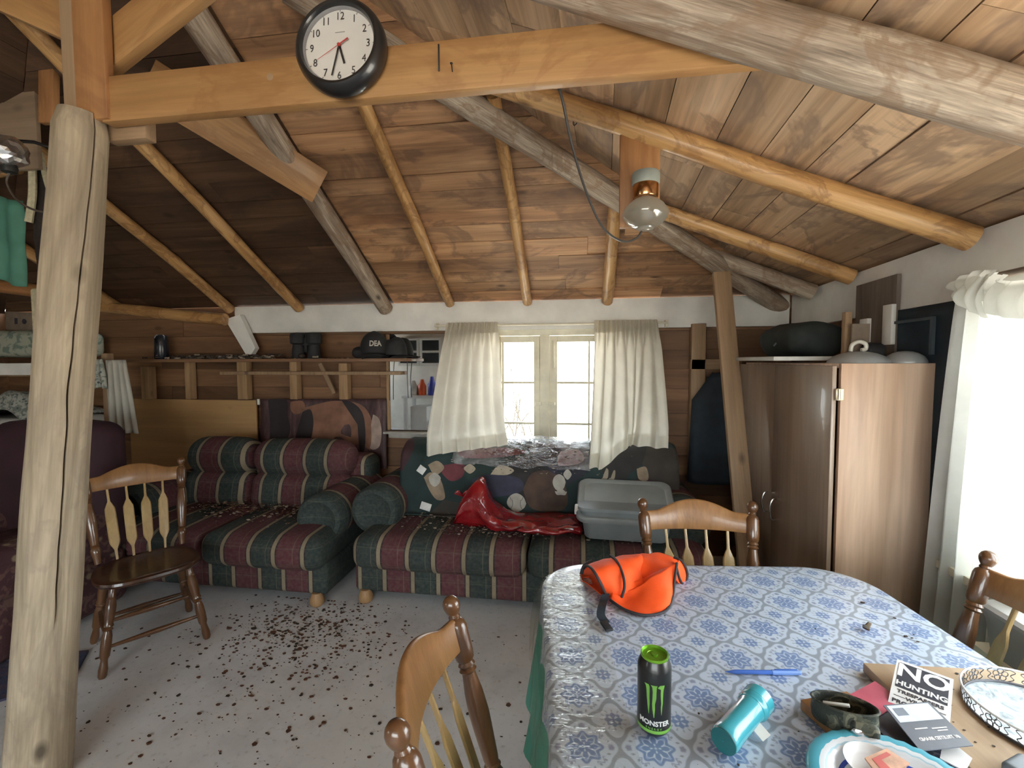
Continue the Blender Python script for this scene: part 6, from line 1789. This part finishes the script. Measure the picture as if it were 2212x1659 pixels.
# wing armchair
ac = empty('armchair', (ony(274, 940, 2.42).x - .40, 2.06, 0), (0, 0, math.radians(3)), label='maroon flowered armchair behind the log post', cat='armchair')
bm = BM(); rcube(bm, (0, .0, .20), (.76, .72, .34), .06); mk('base', bm, M['floral_r'], ac)
bm = BM(); rcube(bm, (0, -.04, .43), (.52, .60, .15), .06, (0, .02, .02)); mk('seat_cushion', bm, M['floral_r'], ac)
bm = BM(); rcube(bm, (0, .30, .745), (.78, .20, .78), .08, (.0, .02, .03)); mk('backrest', bm, M['maroon'], ac)
for sx in (-1, 1):
    bm = BM(); rcube(bm, (sx * .32, -.02, .47), (.15, .70, .28), .07); mk('arm', bm, M['floral_r'], ac)
# rug by the post
bm = BM(); 
q = [onz(-120, 1450, 0), onz(192, 1408, 0), onz(160, 1468, 0), onz(-140, 1560, 0)]
O_ = sum(q, V()) / 4
t = NT('rug_blue'); v = t.coord()
rugm = t.done(t.ramp(t.noise(v, 13, 4, .6, .6), [(.35, (.02, .028, .06)), (.5, (.045, .06, .12)), (.6, (.08, .055, .09)), (.75, (.10, .14, .16))]), .95, t.noise(v, 120, 2), .5)
lo = [bm.verts.new(p - O_ + V((0, 0, .001))) for p in q]; hi = [bm.verts.new(p - O_ + V((0, 0, .012))) for p in q]
bm.faces.new(hi); bm.faces.new(lo[::-1])
for i in range(4): bm.faces.new((lo[i], lo[(i + 1) % 4], hi[(i + 1) % 4], hi[i]))
mk('rug', bm, rugm, None, Matrix.Translation(O_), label='dark blue patterned rug on the floor beside the foot of the log post', cat='rug', smooth=False)

# ------------------------------------------------------------------ window side: curtain, valance and what stands under the window
def sidecurtain(nm, yt0, yt1, yb0, yb1, zt, zb, nf, lb, off=.075, seed=0):
    """drape on the side wall; y runs away from the viewer"""
    bm = BM()
    def fn(u, w):
        k = w ** .8
        y = (yt0 + (yt1 - yt0) * u) * (1 - k) + (yb0 + (yb1 - yb0) * u) * k
        x = xr(y) - off - (.020 + .022 * w) * math.cos(nf * 2 * PI * u + n1(u * 3, seed)) - .02 * w * n1(u * 4 + w, seed + 2)
        return V((x, y + .012 * math.sin(nf * 4 * PI * u + 1) * w, zt + (zb - zt) * w))
    sheet(bm, nf * 14, 30, fn)
    O_ = V((xr(yt0) - off, (yt0 + yt1) / 2, zb))
    for v in bm.verts: v.co -= O_
    e = empty(nm, O_, label=lb, cat='curtain'); mk('drape', bm, M['curtain2'], e, angle=None)
    return e
M['curtain2'] = cloth_mat('curtain_white', (.80, .81, .78), .42)
sidecurtain('side_curtain', 1.885, 1.52, 1.97, 1.52, 1.73, .30, 6, 'long white curtain gathered at the wardrobe end of the bright side window', seed=3)
# looped valance of thin white cloth
val = empty('valance', (xr(1.6) - .1, 1.6, 1.68), label='white cloth valance bunched in a bow over the top of the long white curtain', cat='valance')
VO = V((xr(1.6) - .1, 1.6, 1.68))
def frill(pts_top, pts_bot, nm, amp=.012, nf=5, seed=0, bulge=.03):
    A_ = smoothpts(pts_top, 8); B_ = smoothpts(pts_bot, 8); n = len(A_) - 1
    bm = BM()
    def fn(u, w):
        i = min(n - 1, int(u * n)); f = u * n - i
        p = A_[i].lerp(A_[i + 1], f).lerp(B_[i].lerp(B_[i + 1], f), w)
        d = V((-1, .1, 0))
        return p + d * (bulge * math.sin(PI * min(1, w * .9 + .05)) + amp * math.sin(nf * 2 * PI * u + 3 * w + seed) * (1 - .6 * w)) + V((0, 0, .004 * n1(u * 8 + w * 6, seed))) - VO
    sheet(bm, 50, 14, fn); mk(nm, bm, M['curtain2'], val, angle=None)
def vx(px, py, d): return onx(px, py, xr(1.6) - d)
frill([vx(2046, 624, .07), vx(2075, 600, .07), vx(2120, 585, .06), vx(2160, 582, .06)], [vx(2082, 628, .09), vx(2100, 640, .1), vx(2130, 640, .1), vx(2150, 636, .09)], 'ruffle', seed=1)
frill([vx(2084, 624, .08), vx(2105, 605, .08), vx(2130, 596, .09), vx(2148, 600, .09)], [vx(2066, 652, .12), vx(2090, 668, .13), vx(2115, 680, .13), vx(2136, 690, .12)], 'bow_fold', seed=2, nf=3)
frill([vx(2172, 592, .08), vx(2182, 608, .08), vx(2260, 600, .08), vx(2420, 600, .08)], [vx(2130, 676, .12), vx(2180, 686, .12), vx(2260, 690, .12), vx(2420, 690, .12)], 'hanging_fold', seed=3, nf=4)
frill([vx(2140, 596, .07), vx(2152, 588, .07), vx(2172, 596, .07)], [vx(2138, 660, .10), vx(2150, 655, .10), vx(2180, 612, .08)], 'knot_fold', seed=5, nf=2)
bm = BM(); tube(bm, [V((xr(.2) - .06, .2, 1.79)), V((xr(1.97) - .06, 1.97, 1.79))], .011, 10)
for y in (.22, 1.95): box(bm, (xr(y) - .03, y, 1.79), (.06, .03, .03), bev=.003)
mk('side_rod', bm, plain('rod_brown', (.17, .13, .10), .5), label='brown curtain rod over the bright side window', cat='curtain rod')
# low cabinet ledge below the side window with bins
zl = .60
bm = BM(); p = [(xr(y) - o, y) for y, o in ((.2, .185), (1.62, .185), (1.62, .005), (.2, .005))]
bench = empty('window_bench', (xr(.9) - .15, .9, 0), label='pale bench under the bright side window behind the dining chair', cat='bench')
Mb2 = Matrix.Translation((-(xr(.9) - .15), -.9, 0))
prism(bm, p, .03, Mb2 @ Matrix.Translation((0, 0, zl - .03))); mk('bench_top', bm, M['window_paint'], bench, smooth=False)
bm = BM(); p = [(xr(y) - o, y) for y, o in ((.25, .165), (1.58, .165), (1.58, .01), (.25, .01))]; prism(bm, p, zl - .03, Mb2); mk('bench_body', bm, M['white_paint'], bench, smooth=False)
M['bin_pale'] = plain('bin_pale', (.33, .33, .32), .5, .08, 6)
tb_ = empty('pale_bin', (xr(1.5) - .10, 1.47, zl), (0, 0, math.radians(90)), label='pale grey lidded bin on the bench behind the chair by the bright window', cat='bin')
bm = BM(); rings(bm, [[V((x, y, z)) for x, y in rr_poly(w, d, .04)] for w, d, z in ((.24, .13, 0), (.26, .15, .10), (.27, .16, .12), (.27, .16, .13))]); mk('tub', bm, M['bin_pale'], tb_)
bm = BM(); rings(bm, [[V((x, y, z)) for x, y in rr_poly(w, d, .04)] for w, d, z in ((.275, .165, .128), (.28, .17, .13), (.28, .17, .142), (.26, .15, .152))]); mk('lid', bm, M['bin_pale'], tb_)
bk_ = empty('grey_basin', (xr(1.15) - .145, 1.12, zl), label='grey basin standing on edge on the window bench beside the pale bin', cat='basin')
bm = BM(); lathe(bm, [(.001, 0), (.10, .0), (.115, .03), (.13, .09), (.14, .092), (.14, .098), (.125, .096), (.11, .035), (.095, .008), (.001, .008)], 40, Matrix.Translation((.10, 0, .142)) @ Matrix.Rotation(-PI / 2 + .15, 4, 'Y'), cap0=False, cap1=False); mk('basin_shell', bm, plain('basin_grey', (.30, .30, .30), .4), bk_)

# ------------------------------------------------------------------ kitchen corner behind the viewer (seen in the mirror)
KX, KY = -3.45, YR
kc = empty('kitchen_cabinet', (KX, KY, 0), label='white kitchen wall cabinet with glass doors seen in the mirror', cat='cabinet')
M['kwhite'] = plain('kitchen_white', (.62, .63, .62), .45, .06, 5)
bm = BM(); box(bm, (.3, .15, 1.72), (1.5, .30, .62), bev=.003); mk('body', bm, M['kwhite'], kc)
for k in range(3):
    bm = BM(); x = -.2 + k * .5
    for dx in (-.215, .215): box(bm, (x + dx, .315, 1.72), (.05, .02, .58), bev=.002)
    for dz in (-.27, 0, .27): box(bm, (x, .315, 1.72 + dz), (.4, .02, .045), bev=.002)
    d = mk('door', bm, M['kwhite'], kc)
    bm = BM(); box(bm, (x, .305, 1.72), (.40, .004, .52)); mk('door_glass', bm, plain('cab_dark', (.03, .035, .04), .1), d, smooth=False)
kt = empty('kitchen_table', (KX + .45, KY + .45, 0), label='small white kitchen table below the wall cabinet in the mirror', cat='table')
bm = BM(); box(bm, (0, 0, .76), (1.3, .6, .05), bev=.004); mk('table_top', bm, M['kwhite'], kt)
for sx in (-1, 1):
    for sy in (-1, 1):
        bm = BM(); box(bm, (sx * .58, sy * .25, .37), (.07, .07, .73), bev=.004); mk('leg', bm, M['kwhite'], kt)
for k, (x, c, h, lb) in enumerate(((.25, (.65, .10, .03), .22, 'orange bottle standing on the white kitchen table'), (.47, (.03, .05, .32), .26, 'blue bottle standing on the white kitchen table'), (.68, (.55, .55, .55), .16, 'white jar standing on the white kitchen table'), (.06, (.5, .5, .48), .2, 'white bottle standing at the end of the kitchen table'))):
    bm = BM(); h *= 1.5; lathe(bm, [(.085, 0), (.092, .01), (.092, h * .6), (.05, h * .8), (.035, h), (.03, h + .01)], 20); mk('kitchen_bottle', bm, plain('kb%d' % k, c, .35), None, Matrix.Translation((KX + x - .1, KY + .45, .786)), label=lb, cat='bottle')
bm = BM(); box(bm, (0, 0, .28), (.36, .4, .56), bev=.01); mk('white_bin', bm, M['kwhite'], None, Matrix.Translation((KX + .15, KY + .5, 0)), label='white bin under the kitchen table seen in the mirror', cat='bin')
bm = BM(); rcube(bm, (0, 0, .16), (.32, .3, .32), .08); mk('green_sack', bm, plain('sack_green', (.06, .10, .07), .8, .4, 16), None, Matrix.Translation((KX + .58, KY + .5, 0)), label='dark green sack under the kitchen table seen in the mirror', cat='sack')

# ------------------------------------------------------------------ a few bare twigs outside the back window
M['twig'] = plain('twig', (.10, .09, .07), .9)
tr = empty('bare_shrub', (-.4, 5.2, -.4), label='bare twiggy shrub outside the back window', cat='shrub')
random.seed(12); bm = BM()
def twig(p, d, L, r, lev):
    q = [p]; dd = V(d)
    for i in range(4):
        dd = (dd + V((rnd(-.25, .25), rnd(-.2, .2), rnd(-.1, .15)))).normalized(); q.append(q[-1] + dd * L / 4)
    tube(bm, q, [r, r * .9, r * .8, r * .7, r * .5], 5)
    if lev:
        for k in range(3): twig(q[1 + k], (dd + V((rnd(-.9, .9), rnd(-.4, .4), rnd(-.2, .6)))).normalized(), L * .6, r * .55, lev - 1)
for k in range(5): twig(V((rnd(-.7, .7), rnd(-.3, .3), 0)), V((rnd(-.2, .2), 0, 1)), 1.5, .012, 3)
mk('branches', bm, M['twig'], tr, smooth=True)

# ------------------------------------------------------------------ daylight
w = bpy.data.worlds.new('sky'); bpy.context.scene.world = w; w.use_nodes = True
nt = w.node_tree; nt.nodes.clear()
o = nt.nodes.new('ShaderNodeOutputWorld'); bg = nt.nodes.new('ShaderNodeBackground')
bg.inputs[1].default_value = SKY
tcw = nt.nodes.new('ShaderNodeTexCoord'); sx = nt.nodes.new('ShaderNodeSeparateXYZ'); rw = nt.nodes.new('ShaderNodeValToRGB')
mw = nt.nodes.new('ShaderNodeMath'); mw.operation = 'MULTIPLY_ADD'; mw.inputs[1].default_value = .5; mw.inputs[2].default_value = .5
nt.links.new(tcw.outputs['Generated'], sx.inputs[0]); nt.links.new(sx.outputs[2], mw.inputs[0]); nt.links.new(mw.outputs[0], rw.inputs[0]); nt.links.new(rw.outputs[0], bg.inputs[0])
rw.color_ramp.elements[0].position = .46; rw.color_ramp.elements[0].color = (.82, .76, .66, 1)
rw.color_ramp.elements[1].position = .54; rw.color_ramp.elements[1].color = (.90, .965, 1.0, 1)
nt.links.new(bg.outputs[0], o.inputs[0])
def portal(name, c, x, y, sx, sy):
    """daylight enters here: a sampling portal filling the window opening"""
    l = bpy.data.lights.new(name, 'AREA'); l.shape = 'RECTANGLE'; l.size = sx; l.size_y = sy; l.cycles.is_portal = True
    ob = bpy.data.objects.new(name, l); C.objects.link(ob); ob.matrix_world = axes(c, x, y)
portal('portal_back', ((WX0 + WX1) / 2, YB + .11, (WZ0 + WZ1) / 2), (1, 0, 0), (0, 0, 1), WX1 - WX0, WZ1 - WZ0)      # faces -Y
portal('portal_side', (xr(1) + .11, (W2Y0 + W2Y1) / 2, (W2Z0 + W2Z1) / 2), (0, -1, 0), (0, 0, 1), W2Y1 - W2Y0, W2Z1 - W2Z0)
portal('portal_left', (XL - .11, (L0 + L1) / 2, (LZ0 + LZ1) / 2), (0, 1, 0), (0, 0, 1), L1 - L0, LZ1 - LZ0)
portal('portal_rear', ((R0 + R1) / 2, YR - .11, (RZ0 + RZ1) / 2), (-1, 0, 0), (0, 0, 1), R1 - R0, RZ1 - RZ0)
sc = bpy.context.scene
sc.view_settings.view_transform = 'Standard'; sc.view_settings.look = 'None'; sc.view_settings.gamma = 1; sc.view_settings.use_curve_mapping = False
sc.view_settings.exposure = EXPO
sc.cycles.use_denoising = True
sc.cycles.max_bounces = 10; sc.cycles.diffuse_bounces = 6; sc.cycles.transparent_max_bounces = 16
sc.cycles.sample_clamp_indirect = 8
